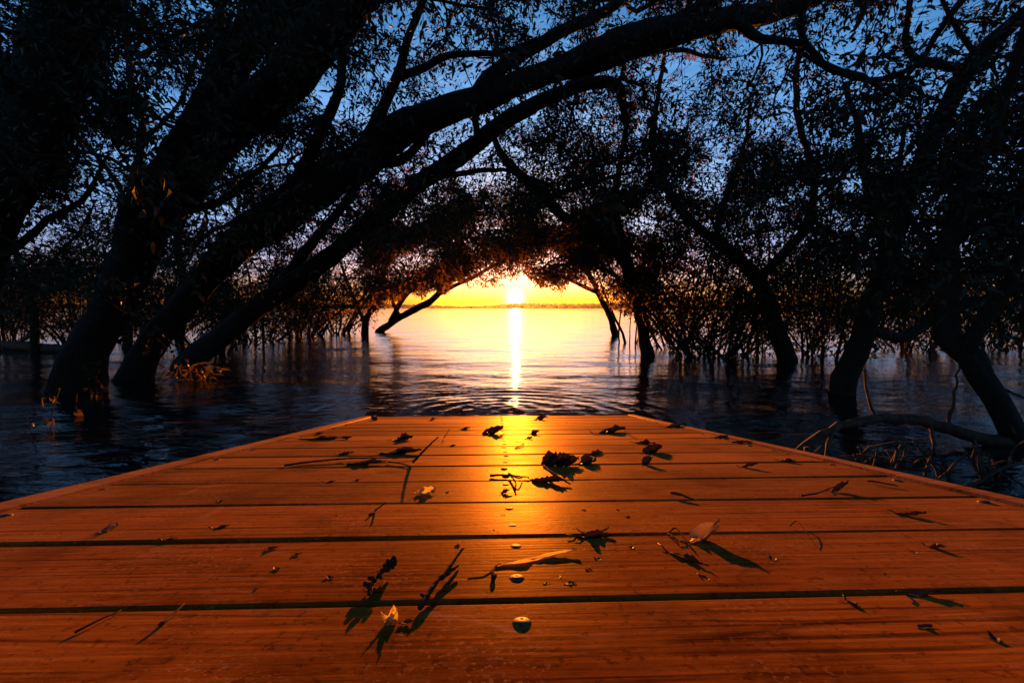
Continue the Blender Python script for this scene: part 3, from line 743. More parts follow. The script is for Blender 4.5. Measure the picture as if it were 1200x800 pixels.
SH = [
 (350, 394, 110, 40, 14, 5, 'bushy shrub in the water at the left whose dark foot stands between bare shoots'),
 (302, 400, 100, 50, 14, 5, 'low leafy shrub just right of the lowest leaning trunk'),
 (396, 391, 90, 35, 12, 5, 'shrub of fine crossing twigs before the small far trees on the left'),
 (268, 412, 90, 45, 12, 4, 'nearest shrub on the left with sunlit bare shoots by the plant clump'),
 (100, 402, 95, 60, 14, 4, 'twiggy shrub seen behind the foot of the massive forked trunk'),
 (8, 404, 100, 50, 12, 4, 'shrub at the left margin of the water, half out of view'),
 (180, 398, 80, 50, 11, 4, 'faint shrub in the gap behind the two biggest left trunks'),
 (826, 417, 125, 75, 28, 3, 'wide fan of straight dark shoots left of the Y-shaped tree'),
 (792, 408, 110, 45, 16, 3, 'upright shoots between the bent trunk and the wide fan of shoots'),
 (738, 402, 85, 30, 14, 2, 'thin bare shoots on the lake side of the bent trunk'),
 (868, 414, 110, 55, 19, 3, 'dense twiggy shrub against the stem of the Y-shaped tree'),
 (955, 418, 115, 60, 20, 4, 'bushy shrub between the Y-shaped tree and the sturdy leaning tree'),
 (1062, 410, 120, 65, 17, 4, 'tangled shrub right of the sturdy leaning tree'),
 (1135, 404, 120, 60, 14, 4, 'far shrub seen behind the elbow of the gnarled trunk'),
 (1190, 408, 120, 50, 12, 4, 'shrub at the right margin behind the gnarled trunk'),
]
for (x, y, h, sp, n, ln, lab) in SH:
    shrub('water_shrub', lab, x, y, h, sp, n, ln, 'shrubs standing in the flooded margin')

# ------------------------------------------------------------------ the jetty
MD = Matrix(((BX[0], AX[0], NX[0], DK0[0]), (BX[1], AX[1], NX[1], DK0[1]), (BX[2], AX[2], NX[2], DK0[2]), (0, 0, 0, 1)))
jetty = empty('wooden_jetty', mat=MD)
tag(jetty, 'orange-brown board jetty sloping down into the lake, strewn with dead leaves', 'jetty')
XL, XR = -.647, .683; EL, ER = -.700, .722
PITCHB = .145; TH = .032
y0 = on_deck(605, 703)[1]
def rbox(mb, x0, x1, ya, yb, z0, z1, bev=.0025, tilt=0.0, jig=0.0):
    prof = []
    for (cx, cy, sx, sy) in ((yb, z1, -1, -1), (ya, z1, 1, -1), (ya, z0, 1, 1), (yb, z0, -1, 1)):
        a = [(cx, cy + sy * bev), (cx + sx * bev * .3, cy + sy * bev * .3), (cx + sx * bev, cy)]
        prof += a if (sx, sy) in ((-1, -1), (1, 1)) else a[::-1]
    prof = np.array(prof); m = len(prof)
    xs = np.linspace(x0, x1, 30)
    V = []
    for i, x in enumerate(xs):
        dy = jig * (math.sin(x * 2.3 + ya * 31) + .5 * math.sin(x * 6.1 + ya * 17)); dz = jig * .6 * math.sin(x * 3.1 + ya * 53) + tilt * x
        V.append(np.column_stack([np.full(m, x), prof[:, 0] + dy, prof[:, 1] + dz]))
    V = np.concatenate(V); i = np.arange(len(xs) - 1)[:, None] * m; j = np.arange(m)[None]; j2 = (j + 1) % m
    fs = np.stack([i + j, i + m + j, i + m + j2, i + j2], -1).reshape(-1, 4)
    b = mb.n; mb.add_np(V, fs)
    mb.L += [b + np.arange(m), b + (len(xs) - 1) * m + np.arange(m)[::-1]]; mb.S += [np.array([m])] * 2; mb.M += [np.array([0])] * 2
mb = MB(); boards = []
for k in range(-13, 19):
    g = .0080 + rng.uniform(-.0035, .003)
    ya = y0 + k * PITCHB + g / 2; yb = y0 + (k + 1) * PITCHB - g / 2
    rbox(mb, XL, XR, ya, yb, -TH, rng.uniform(-.0003, .0003), .003, rng.uniform(-.0003, .0003), .0011)
    boards.append((ya, yb))
mb.build('decking', WOOD, jetty, smooth=False)
def ybox(name, x0, x1, ya, yb, z0, z1, mat):
    mb = MB(); n = 40; bv = .004
    prof = np.array([(x0, z0), (x1, z0), (x1, z1 - bv), (x1 - bv, z1), (x0 + bv, z1), (x0, z1 - bv)]); m = 6
    V = np.concatenate([np.column_stack([prof[:, 0] + .0012 * math.sin(y * 5 + x0), np.full(m, y), prof[:, 1] + .001 * math.sin(y * 3.3 + x0 * 7)]) for y in np.linspace(ya, yb, n)])
    i = np.arange(n - 1)[:, None] * m; j = np.arange(m)[None]; j2 = (j + 1) % m
    mb.add_np(V, np.stack([i + j, i + j2, i + m + j2, i + m + j], -1).reshape(-1, 4))
    mb.L += [np.arange(m)[::-1], (n - 1) * m + np.arange(m)]; mb.S += [np.array([m])] * 2; mb.M += [np.array([0])] * 2
    return mb.build(name, mat, jetty, smooth=False)
ya_, yb_ = y0 - 13 * PITCHB, y0 + 19 * PITCHB
ybox('edge_board', EL, XL - .0015, ya_, yb_, -.17, .003, RIM)
ybox('edge_board', XR + .0015, ER, ya_, yb_, -.17, .003, RIM)
for xx in (-.3, .015, .33): ybox('joist', xx - .03, xx + .03, ya_ + .02, yb_ - .02, -.17, -TH - .003, UNDER)

# screws: one mesh, copied
def screw_mesh():
    mb = MB(); prof = [(.0085, -.0012), (.0080, .0003), (.0072, .0010), (.0052, .0018), (.0030, .0022), (.0016, .0023), (.0010, .0019), (.0, .0018)]
    n = 18; th = np.linspace(0, 2 * np.pi, n, endpoint=False)
    V = np.concatenate([np.column_stack([r * np.cos(th), r * np.sin(th), np.full(n, z)]) for r, z in prof]) * np.array([.82, .82, .8])
    i = np.arange(len(prof) - 1)[:, None] * n; j = np.arange(n)[None]; j2 = (j + 1) % n
    mb.add_np(V, np.stack([i + j, i + j2, i + n + j2, i + n + j], -1).reshape(-1, 4))
    return mb.build('screw', SCREW, jetty)
sc0 = screw_mesh(); first = True; cnt = 0
for k, (ya, yb) in enumerate(boards):
    if yb < .12 or ya > 2.62: continue
    for fy in (.24, .78):
        y = ya + (yb - ya) * fy
        for x in (.0150, -.628, .664):
            if x != .015 and fy < .5: continue
            o = sc0 if first else link(sc0.copy(), jetty); first = False
            o.location = (x + rng.normal(0, .0018), y + rng.normal(0, .0025), rng.uniform(-.0008, .0006)); o.rotation_euler = (rng.normal(0, .06), rng.normal(0, .06), rng.uniform(0, 3)); cnt += 1
print('screws', cnt)

# ------------------------------------------------------------------ debris on the boards (each its own thing, in jetty space)
def dthing(mb, name, mats, label, px, py, rz=0.0, group=None, cat='leaf', smooth=True, z=.0002):
    x, y = on_deck(px, py)
    o = mb.build(name, mats, None, smooth=smooth)
    o.matrix_world = MD @ Matrix.Translation((x, y, z)) @ Matrix.Rotation(rz, 4, 'Z')
    tag(o, label, cat, group); return o
def seg(p1, p2):
    a = np.array(on_deck(*p1)); b = np.array(on_deck(*p2)); m = (a + b) / 2; d = b - a
    return a, b, m, math.atan2(d[1], d[0]), float(np.linalg.norm(d))
def leaf_sheet(mb, L, W, curl=1.0, bend=.4, lift=.0, twist=0.0, ragged=.13, mat=0, origin=(0, 0, 0), rot=0.0, nx=13, ny=8, seed=0, stalk=True):
    """a dead leaf: blade rolled across its width by `curl` radians, bent along its length, plus its stalk"""
    g = np.random.default_rng(seed + int(L * 1e6))
    u = np.linspace(0, 1, nx); v = np.linspace(-1, 1, ny)
    w = W * .5 * (np.sin(np.pi * u ** .8) ** .8 + .02)
    V = np.zeros((nx, ny, 3))
    for i in range(nx):
        c = curl * (.55 + .9 * u[i]) * (1 + .25 * math.sin(5 * u[i] + seed)); tw = twist * (u[i] - .5)
        for j in range(ny):
            s = v[j] * w[i] * (1 + ragged * g.normal())
            if abs(c) > .05: rr = w[i] / c if abs(c) > 0 else 1; yy = rr * math.sin(s / rr); zz = rr * (1 - math.cos(s / rr))
            else: yy, zz = s, 0
            yy, zz = yy * math.cos(tw) - zz * math.sin(tw), yy * math.sin(tw) + zz * math.cos(tw)
            x = (u[i] - .5) * L; z0 = bend * L * ((u[i] - .45) ** 2) + lift * L * u[i]
            V[i, j] = (x, yy, z0 + zz)
    V[..., 2] += g.normal(0, .035 * W, V.shape[:2]) + .10 * W * np.sin(u * 9 + seed)[:, None] * np.cos(v * 4 + seed)[None]
    # stalk
    V = V.reshape(-1, 3)
    st = np.array([[-.5 * L, 0, bend * L * .2], [-.62 * L, .02 * L, bend * L * .26 + .002], [-.78 * L, .05 * L, bend * L * .2 + .003]])
    allv = np.vstack([V, st]); zmin = np.percentile(V[:, 2], 12); allv[:, 2] -= zmin
    cr, sr = math.cos(rot), math.sin(rot); X = allv[:, 0] * cr - allv[:, 1] * sr; Y = allv[:, 0] * sr + allv[:, 1] * cr
    allv = np.column_stack([X, Y, allv[:, 2]]) + np.array(origin)
    i = np.arange(nx - 1)[:, None] * ny; j = np.arange(ny - 1)[None]
    mb.add_np(allv[:nx * ny], np.stack([i + j, i + ny + j, i + ny + j + 1, i + j + 1], -1).reshape(-1, 4), mat)
    if stalk: tube(mb, allv[nx * ny:], [.0007, .0006, .0005], 5, mat)
def leaf(label, p1, p2, wid=.45, curl=1.2, bend=.4, lift=.1, mat=DRY, group=None, seed=0, twist=.5, name='dead_leaf'):
    a, b, m, rz, L = seg(p1, p2)
    d = b - a; lim = max(abs(d[0]) * .7, .006)
    if m[1] > .55 and abs(d[1]) > lim: d[1] = math.copysign(lim, d[1]); rz = math.atan2(d[1], d[0]); L = float(np.linalg.norm(d))
    mb = MB(); leaf_sheet(mb, L, L * wid * 1.05, min(curl, 1.55), bend * .7, lift * (.6 if m[1] > .5 else 1), twist, seed=seed)
    x, y = m; o = mb.build(name, mat); o.matrix_world = MD @ Matrix.Translation((x, y, .0001)) @ Matrix.Rotation(rz, 4, 'Z')
    tag(o, label, 'leaf', group); return o
def twig(label, pts_, r=.0014, lifts=None, mat=TWIG, forks=(), knob=.0, name='twig', cat='twig', group=None):
    """polyline of photo pixels on the deck; lifts = heights above the boards"""
    def conv(pl, lf):
        q = []; h = []
        for p, z in zip(pl, lf):
            if len(p) == 3:                 # stands up from the board, above the point before
                yl = q[-1][1] - .004; d_ = ray(p[0], p[1]); o_ = CAM - DK0
                t_ = (yl - o_ @ AX) / (d_ @ AX); X_ = o_ + d_ * t_; q.append((float(X_ @ BX), yl)); h.append(max(float(X_ @ NX), 0.001))
            else: q.append(on_deck(*p)); h.append(z)
        return np.array(q), h
    lifts = lifts or [0.0] * len(pts_)
    Q, lifts = conv(pts_, lifts); c = Q.mean(0)
    mb = MB()
    def one(Q, lf, r):
        P = np.column_stack([Q - c, np.array(lf) + r])
        P = catmull(P, .004) if len(P) > 1 else P
        n = len(P); rr = r * np.linspace(1.15, .55, n) * (1 + knob * np.abs(np.sin(np.arange(n) * 1.9)) + rng.normal(0, .08, n))
        P = P + rng.normal(0, r * .12, P.shape); P[:, 2] = np.maximum(P[:, 2], rr * .9)
        tube(mb, P, rr, 8, 0, .08)
    one(Q, lifts, r)
    for fk, lf, fr in forks: one(*conv(fk, lf), fr)
    o = mb.build(name, mat); o.matrix_world = MD @ Matrix.Translation((c[0], c[1], .0001)); tag(o, label, cat, group); return o
def lumps(mb, P, rads, mat=0):
    """little irregular bodies (seeds, buds)"""
    for p, r in zip(P, rads):
        n, m = 8, 6
        th = np.linspace(0, 2 * np.pi, n, endpoint=False); ph = np.linspace(.15, np.pi - .15, m)
        sq = rng.uniform(.7, 1.3, 3)
        V = np.array([[r * math.sin(b) * math.cos(a) * sq[0], r * math.sin(b) * math.sin(a) * sq[1], r * math.cos(b) * sq[2]] for b in ph for a in th]) * (1 + rng.normal(0, .1, (n * m, 1))) + p
        i = np.arange(m - 1)[:, None] * n; j = np.arange(n)[None]; j2 = (j + 1) % n
        mb.add_np(V, np.stack([i + j, i + n + j, i + n + j2, i + j2], -1).reshape(-1, 4), mat)

# nearest and most telling pieces first
leaf('large curled tan leaf standing on edge, casting the longest shadow, right of the middle', (806, 636), (844, 629), .62, 1.5, .7, .34, TAN, seed=3, twist=1.2)
def catkin(label, p1, p2, h1, h2, r=.0024, n=26, mat=TWIG):
    a, b, m, rz, L = seg(p1, p2); mb = MB()
    t = np.linspace(0, 1, 14); P = np.column_stack([(t - .5) * L, .06 * L * np.sin(t * 5), h1 + (h2 - h1) * t + r])
    tube(mb, P, r * .5, 7, 0, .1)
    tt = rng.random(n); LP = np.column_stack([(tt - .5) * L, .06 * L * np.sin(tt * 5), h1 + (h2 - h1) * tt + r]) + rng.normal(0, r * .75, (n, 3)); LP[:, 2] = np.maximum(LP[:, 2], r * .5)
    lumps(mb, LP, rng.uniform(.35, .85, n) * r)
    for q in range(7):
        u = rng.random(); p = np.array([(u - .5) * L, .06 * L * math.sin(u * 5), h1 + (h2 - h1) * u + r]); e = p + rng.normal(0, .004, 3); e[2] = max(e[2], .0006)
        tube(mb, np.array([p, (p + e) / 2 + rng.normal(0, .0006, 3), e]), [.0005, .0004, .0003], 4, 0)
    o = mb.build('seed_head', mat); o.matrix_world = MD @ Matrix.Translation((m[0], m[1], .0001)) @ Matrix.Rotation(rz, 4, 'Z'); tag(o, label, 'seed head')
catkin('knobbly dark seed head tilted up across the nearest board gap, left of the two-pronged twig', (432, 702), (458, 668), .001, .006, .0027, 34)
mb = MB()
for q, (ox, oy, rr_, LL) in enumerate([(0, 0, .3, .011), (.003, .004, 1.5, .010), (-.003, .002, 2.4, .009), (.002, .007, .9, .008)]):
    leaf_sheet(mb, LL, LL * .8, 1.5, .9, .7, .4, .1, origin=(ox, oy, 0), rot=rr_, nx=8, ny=6, seed=200 + q)
dthing(mb, 'yellow_bud', GOLD, 'small bright yellow bud lying on the nearest board, left of centre', 458, 730, .4, cat='bud')
twig('dark two-pronged twig crossing the nearest board gap left of centre', [(492, 716), (508, 694), (526, 674), (543, 655)], .0016, [.001, .004, .005, .009], TWIG, [([(516, 686), (530, 672), (538, 664)], [.004, .002, .001], .0014), ([(500, 705), (492, 708)], [.003, .006], .001)], .45)
leaf('pale twig made as a glowing golden strip for its sunlit top, between the screws on the second board', (582, 663), (677, 648), .11, 1.3, .25, .02, GOLD, seed=5, twist=.8, name='sunlit_twig')  # translucent gold sheet gives the twig its sunlit look by material
twig('dark crooked stub at the blunt end of the pale golden strip', [(578, 682), (578, 673), (582, 666)], .0014, [.001, .002, .002], TWIG, (), .3)
leaf('long shaggy dark leaf bridging the board gap right of the centre screws', (676, 630), (719, 629), .42, 1.6, .2, .05, DARKDRY, seed=7)
leaf('frayed strip of leaf peeling up beside the shaggy leaf in the board gap', (680, 626), (714, 625), .22, .8, .9, .1, DRY, seed=8)
twig('thin looped stalk bent into a hoop left of the large curled leaf', [(783, 627), (792, 626), (803, 637), (816, 650)], .0008, [.001, .006, .004, .001], TWIG, [([(783, 627), (790, 634), (796, 640)], [.001, .004, .001], .0007)])
leaf('narrow dark strip standing for the slanting shadow cast by the hooped stalk', (781, 646), (831, 667), .2, 2.4, .2, .05, DARKDRY, seed=9)  # dark sheet laid in place of the stalk's cast shadow
leaf('dark folded leaf chunk with a straight shadow, near the right margin', (1085, 640), (1110, 646), .6, 2.2, .4, .3, DARKDRY, seed=10)
leaf('ragged dark leaf propped up on the right, above the folded chunk', (1050, 602), (1086, 606), .36, 1.4, .5, .25, DARKDRY, seed=11, twist=1.0)
leaf('upturned leaf at the tip of a long stalk on the right side', (975, 576), (995, 573), .36, 1.8, .4, .5, DARKDRY, seed=12)
twig('long thin stalk trailing left from the upturned leaf on the right', [(940, 582), (958, 580), (978, 576)], .0012, [.0005, .002, .006])
twig('short pale-topped twig by itself near the right edge board', [(1017, 565), (1034, 568), (1052, 571)], .0015, [.001, .002, .001])
twig('hair-thin arched grass stem right of the large curled leaf', [(926, 618), (934, 617), (944, 628), (958, 644)], .00045, [.001, .006, .005, .001], TWIG)
leaf('pale-edged curled leaf standing on the left boards', (119, 625), (139, 617), .55, 1.5, .3, .2, TAN, seed=14)
leaf('flat dark leaf right of the pale-edged curled leaf on the left', (243, 623), (274, 614), .4, 1.3, .3, .1, DARKDRY, seed=15)
leaf('small upright leaf on a board gap, casting a thin slanting shadow on the left', (252, 590), (266, 586), .6, 1.8, .3, .5, DARKDRY, seed=16)
leaf('small pale rim of leaf caught on the board gap at the left', (190, 634), (208, 631), .45, 1.6, .3, .1, DRY, seed=17)
leaf('left one of two pointed leaf tufts lying along a board gap', (370, 572), (402, 559), .35, 1.7, .4, .15, DARKDRY, seed=18)
leaf('right one of two pointed leaf tufts, with a blunt stalk', (405, 570), (431, 557), .5, 1.5, .4, .2, DARKDRY, seed=19)
leaf('round bright yellow leaf cupped on the boards left of centre', (488, 581), (511, 576), .9, 1.0, .6, .1, GOLD, seed=20, twist=.2)
twig('long thin forked twig lying across the left middle boards', [(333, 547), (365, 543), (415, 540), (462, 539), (488, 538)], .0020, [.001, .002, .004, .003, .002], TWIG, [([(484, 544), (494, 532, 's'), (504, 522, 's'), (514, 513, 's')], [.002, .004, .008, .010], .0024), ([(455, 543), (470, 545), (482, 548)], [.002, .002, .001], .0016)])
leaf('long dark boat-shaped leaf above the forked twig', (444, 532), (494, 531), .35, 1.1, .3, .08, DARKDRY, seed=22)
leaf('long dark flat leaf lying against the forked twig', (406, 545), (453, 543), .30, 1.0, .2, .06, DARKDRY, seed=23)
leaf('tent-shaped leaf with bright rim behind the boat-shaped leaf', (459, 518), (485, 514), .7, 1.5, .5, .2, DARKDRY, seed=24)
leaf('longest narrow dark strip of leaf at the far left of the boards', (350, 515), (412, 514), .16, .8, .1, .03, DARKDRY, seed=25)
leaf('small dark leaf left of the boat-shaped leaf', (396, 533), (415, 531), .45, 1.4, .3, .1, DARKDRY, seed=26)
leaf('small dark leaf right of the tent-shaped leaf', (525, 525), (535, 521), .6, 1.4, .3, .2, DARKDRY, seed=27)
leaf('upright dark leaf near the far left corner of the jetty', (433, 495), (441, 490), .8, 1.6, .4, .7, DARKDRY, seed=28)
leaf('star-shaped scrap of leaves left of the screw line near the far end', (566, 509), (590, 507), .8, .9, .8, .3, DARKDRY, seed=29)
twig('little bare twig by the star-shaped scrap of leaves', [(520, 514), (523, 509, 's'), (527, 503, 's')], .0014, [.001, .005, .009])
twig('slim short stick on the left boards below the cupped yellow leaf', [(433, 606), (442, 599), (452, 590, 's')], .0014, [.001, .002, .004])
# the big clump in the middle: several leaves that lie apart from one another
leaf('dark pointed leaf standing tallest in the clump right of the screw line', (636, 545), (652, 541), .9, 1.3, .4, .9, DARKDRY, seed=31)
leaf('broad crumpled dark leaf in the middle of the clump', (644, 547), (668, 542), .8, 1.8, .5, .4, DARKDRY, seed=32, twist=1.0)
leaf('broad dark leaf at the right end of the clump', (658, 547), (678, 543), .7, 1.6, .4, .4, DARKDRY, seed=33)
leaf('leaf curled into a ring just right of the clump', (682, 546), (697, 540), .8, 3.4, .3, .2, DARKDRY, seed=34)
twig('short straight twig lying on a gap beside the screw line', [(574, 559), (592, 559), (620, 561)], .0017, [.001, .002, .001], TWIG, [([(598, 560), (604, 570), (604, 577)], [.003, .006, .001], .0014), ([(596, 558), (606, 566), (612, 562)], [.004, .007, .002], .0014)], .3)
leaf('long dark leaf in front of the clump, pointing right', (622, 561), (662, 569), .38, 1.5, .3, .15, DARKDRY, seed=36)
twig('thick stub of twig resting over the long dark leaf by the clump', [(637, 553), (650, 562), (668, 569)], .0020, [.008, .007, .001], TWIG, (), .3)
leaf('small crumpled leaf touching the screw line', (588, 580), (597, 575), .8, 1.8, .4, .5, DARKDRY, seed=38)
twig('V-shaped snapped twig right of the far screws', [(604, 526), (614, 522), (603, 518, 's')], .0014, [.001, .004, .001])
leaf('tiny leaf with raised tips right of the far screws', (623, 510), (631, 507), .9, 1.3, .8, .4, DARKDRY, seed=40)
leaf('tiny oval leaf below the one with raised tips', (616, 515), (625, 513), .6, 1.2, .3, .1, DARKDRY, seed=41)
leaf('long curved leaf strip on the far right boards', (703, 508), (733, 505), .35, 1.2, .2, .1, DARKDRY, seed=42)
twig('bent stalk trailing from the curved leaf strip', [(690, 505), (697, 510), (706, 509)], .0014, [.004, .002, .001], TWIG, [([(732, 507), (741, 513), (748, 515)], [.004, .003, .001], .0013)])
leaf('flat leaf at the end of the bent stalk on the right', (744, 519), (768, 520), .4, 1.0, .2, .05, DARKDRY, seed=44)
leaf('dark leaf with an upturned end on the right middle boards', (756, 532), (775, 528), .6, 1.5, .3, .3, DARKDRY, seed=45)
leaf('low dark leaf lying on a board gap right of the clump', (690, 533), (706, 531), .5, 1.2, .3, .1, DARKDRY, seed=46)
leaf('small pointed leaf standing up right of the ring-shaped leaf', (755, 545), (764, 542), .8, 1.4, .4, .8, DARKDRY, seed=47)
twig('short dark stick slanting on the right middle boards', [(787, 581), (799, 584), (813, 588)], .0020, [.003, .003, .001])
leaf('leaf with raised end and thin shadow on the right boards', (868, 547), (888, 548), .5, 1.6, .3, .5, DARKDRY, seed=49)
leaf('dark leaf half over a board gap further right', (912, 540), (934, 542), .45, 1.3, .3, .2, DARKDRY, seed=50)
leaf('flat leaf sliver lying close to the right edge board', (858, 518), (882, 519), .35, 1.0, .2, .1, DARKDRY, seed=51)
leaf('small leaf sliver near the far right edge board', (838, 513), (853, 512), .4, 1.1, .2, .1, DARKDRY, seed=52)
leaf('dark strip of leaf by the right edge, nearest to the water', (780, 501), (803, 499), .3, 1.1, .2, .1, DARKDRY, seed=53)
leaf('wide flat dark leaf lodged in the nearest board gap at the right', (1064, 698), (1104, 696), .28, 1.1, .25, .10, DARKDRY, seed=54)
leaf('dark chip on the nearest board just below the gap, right of centre', (992, 704), (1009, 713), .45, 1.8, .2, .1, DARKDRY, seed=55)
leaf('leaf pinned against the left edge board', (232, 537), (248, 534), .45, 1.3, .2, .2, DARKDRY, seed=56)
leaf('small leaf on the far left boards above the narrow strip', (368, 509), (380, 508), .5, 1.2, .2, .2, DARKDRY, seed=57)
leaf('pair of leaf halves folded together near the far end, left of the sun streak', (540, 504), (551, 502), .6, 1.3, .3, .2, DARKDRY, seed=58)
leaf('dark leaf at the water line left of the sun streak', (500, 494), (513, 491), .6, 1.4, .3, .4, DARKDRY, seed=59)
leaf('dark leaf at the water line right of the sun streak', (626, 492), (642, 491), .5, 1.2, .3, .25, DARKDRY, seed=60)
twig('faint slanting stick on the nearest left board', [(88, 742), (114, 730), (142, 716)], .0007, [.0, .001, .0])
twig('thin dark splinter with a knob on the nearest left board', [(186, 736), (196, 728), (216, 708)], .0008, [.0015, .0005, .0], TWIG, (), .6)
# scraps that nothing tells apart
SCR = [(348, 650), (318, 643), (324, 667), (386, 677), (394, 605), (1038, 674), (1070, 648), (1084, 735), (1164, 748), (824, 677), (740, 642), (724, 598), (736, 606), (684, 598), (589, 604),
       (652, 495), (664, 495), (697, 497), (731, 490), (760, 497), (499, 509), (441, 509), (524, 577), (577, 622), (640, 684), (668, 684), (655, 676), (690, 668), (476, 730), (536, 640), (907, 528), (846, 560), (700, 655), (300, 690), (905, 655), (560, 500), (470, 500), (610, 498)]
for k, (x, y) in enumerate(SCR):
    d = rng.uniform(.0028, .0055); mb = MB(); leaf_sheet(mb, d * rng.uniform(1.4, 2.8), d, rng.uniform(.4, 1.3), rng.uniform(.1, .4), rng.uniform(0, .08), .5, .15, nx=7, ny=5, seed=100 + k, stalk=False)
    dthing(mb, 'leaf_scrap', DARKDRY, 'tiny dark scrap of dead leaf lying on the orange boards', x, y, rng.uniform(0, 3.1), 'scraps of dead leaf on the boards')

# ------------------------------------------------------------------ plants and fallen wood at the margins
def sprig(name, label, rows, nleaf, L, W, cat='plant', mat=PLANT, r=.003, group=None):
    """a few stems with broad leaves; rows: list of stems, each a list of (px,py,depth)"""
    base = at(*rows[0][0]); root = empty(name, tuple(base)); tag(root, label, cat, group)
    ms = MB(); ml = MB()
    for st in rows:
        P = catmull(np.array([at(*q) for q in st]), .03)
        tube(ms, P, np.linspace(r, r * .4, len(P)), 5)
        n = nleaf; idx = rng.integers(max(1, len(P) // 5), len(P), n)
        d = rng.normal(0, .8, (n, 3)) + np.array([0, -.2, -.15]) + (P[-1] - P[0]) / np.linalg.norm(P[-1] - P[0]) * .4
        B = P[idx] + rng.normal(0, .008, (n, 3))
        leaves_np(ml, B, d, L * rng.uniform(.6, 1.2, n), W * rng.uniform(.7, 1.2, n), 0, .25)
    ms.build('stems', TWIG, root, origin=base); ml.build('leaves', mat, root, smooth=False, origin=base)
sprig('creeper', 'leafy creeper glowing orange at the foot of the massive forked trunk',
      [[(112, 470, 2.95), (104, 450, 2.95), (100, 430, 2.95), (96, 418, 2.95)], [(122, 480, 2.95), (118, 455, 2.95), (112, 432, 2.95), (120, 424, 2.9)], [(112, 440, 2.95), (116, 470, 2.9), (124, 488, 2.85), (130, 502, 2.85)]], 12, .042, .016)
sprig('creeper', 'dark dangling sprig with a few broad leaves over the water at the left margin',
      [[(70, 455, 2.3), (50, 470, 2.2), (36, 490, 2.2), (34, 516, 2.2)], [(70, 455, 2.3), (62, 480, 2.2), (60, 505, 2.2), (72, 530, 2.2)], [(90, 460, 2.5), (88, 490, 2.4), (90, 512, 2.4)]], 6, .055, .032)
p = on_water(230, 446); D = float((p - CAM) @ FWD)
sprig('water_plant', 'clump of pointed leaves in the water at the foot of the lowest leaning trunk',
      [[(225 + dx, 450, D), (222 + dx * 1.4, 438, D), (220 + dx * 2.1, 426 + abs(dx) * .3, D)] for dx in (-12, -6, 0, 6, 12, 18)], 12, .085, .022)

def fallen(name, label, rows, twigs, group='fallen branches heaped beside the jetty'):
    P = catmull(np.array([[*at(a, b, c), w * .5 * c / F] for a, b, c, w in rows]), .05)
    base = P[0, :3].copy(); root = empty(name, tuple(base)); tag(root, label, 'branch', group)
    mb = MB(); P[:, :3] += rng.normal(0, .004, (len(P), 3)); tube(mb, P[:, :3], P[:, 3], 8, 0, .15); mb.build('bough', DEAD, root, origin=base)
    for tw in twigs:
        Q = catmull(np.array([[*at(a, b, c), w * .5 * c / F] for a, b, c, w in tw]), .03)
        mb = MB(); Q[:, :3] += rng.normal(0, .0025, (len(Q), 3)); tube(mb, Q[:, :3], Q[:, 3], 6, 0, .1)
        mb.build('side_twig', DEAD, root, origin=base)
fallen('fallen_branch', 'long arched branch on top of the heap beside the jetty, right', [(934, 532, 1.72, 6), (955, 515, 1.75, 8), (985, 500, 1.8, 9), (1030, 491, 1.85, 11), (1085, 495, 1.9, 13), (1140, 510, 1.9, 14), (1210, 528, 1.9, 15)],
       [[(975, 505, 1.78, 5), (971, 520, 1.74, 5), (967, 540, 1.7, 5)], [(1030, 492, 1.85, 4), (1018, 470, 1.85, 3), (1012, 432, 1.9, 2)], [(1090, 497, 1.9, 5), (1093, 520, 1.8, 4), (1096, 548, 1.75, 4)], [(1110, 503, 1.9, 4), (1118, 460, 1.9, 3), (1128, 412, 1.95, 2)], [(1140, 512, 1.9, 4), (1145, 535, 1.8, 4), (1137, 556, 1.7, 3)]])
fallen('fallen_branch', 'thick dark branch lying low in the water under the arched one', [(948, 548, 1.62, 9), (1000, 540, 1.68, 12), (1060, 545, 1.7, 13), (1120, 560, 1.65, 14), (1220, 575, 1.6, 14)],
       [[(1000, 540, 1.68, 5), (1020, 525, 1.68, 4), (1050, 518, 1.7, 3)], [(1120, 560, 1.65, 5), (1150, 548, 1.6, 4), (1185, 540, 1.58, 3), (1205, 543, 1.55, 2)], [(1060, 545, 1.7, 4), (1052, 562, 1.62, 3), (1046, 575, 1.6, 2)]])
fallen('fallen_branch', 'sunlit forked twig sticking up at the right margin beside the jetty', [(1118, 582, 1.42, 4), (1140, 566, 1.44, 4), (1165, 552, 1.46, 4), (1200, 541, 1.48, 3), (1230, 532, 1.5, 3)],
       [[(1150, 560, 1.45, 3), (1146, 545, 1.45, 3), (1150, 525, 1.46, 2)], [(1165, 552, 1.46, 3), (1185, 560, 1.44, 2), (1202, 572, 1.42, 2)], [(1180, 548, 1.47, 3), (1190, 525, 1.5, 2), (1205, 512, 1.52, 2)]])
fallen('fallen_branch', 'short broken stake standing at the right edge of the jetty', [(947, 548, 1.60, 7), (947, 538, 1.60, 6), (946, 524, 1.60, 6)], [[(947, 540, 1.6, 3), (955, 530, 1.6, 3), (962, 524, 1.6, 2)]])
fallen('fallen_branch', 'thin whip of a branch curving down in front of the gnarled trunk', [(1146, 395, 2.05, 2), (1156, 420, 2.0, 3), (1165, 450, 1.95, 3), (1185, 462, 1.9, 3), (1215, 470, 1.9, 3)], [[(1165, 450, 1.95, 3), (1176, 480, 1.9, 2), (1190, 510, 1.85, 2)]])
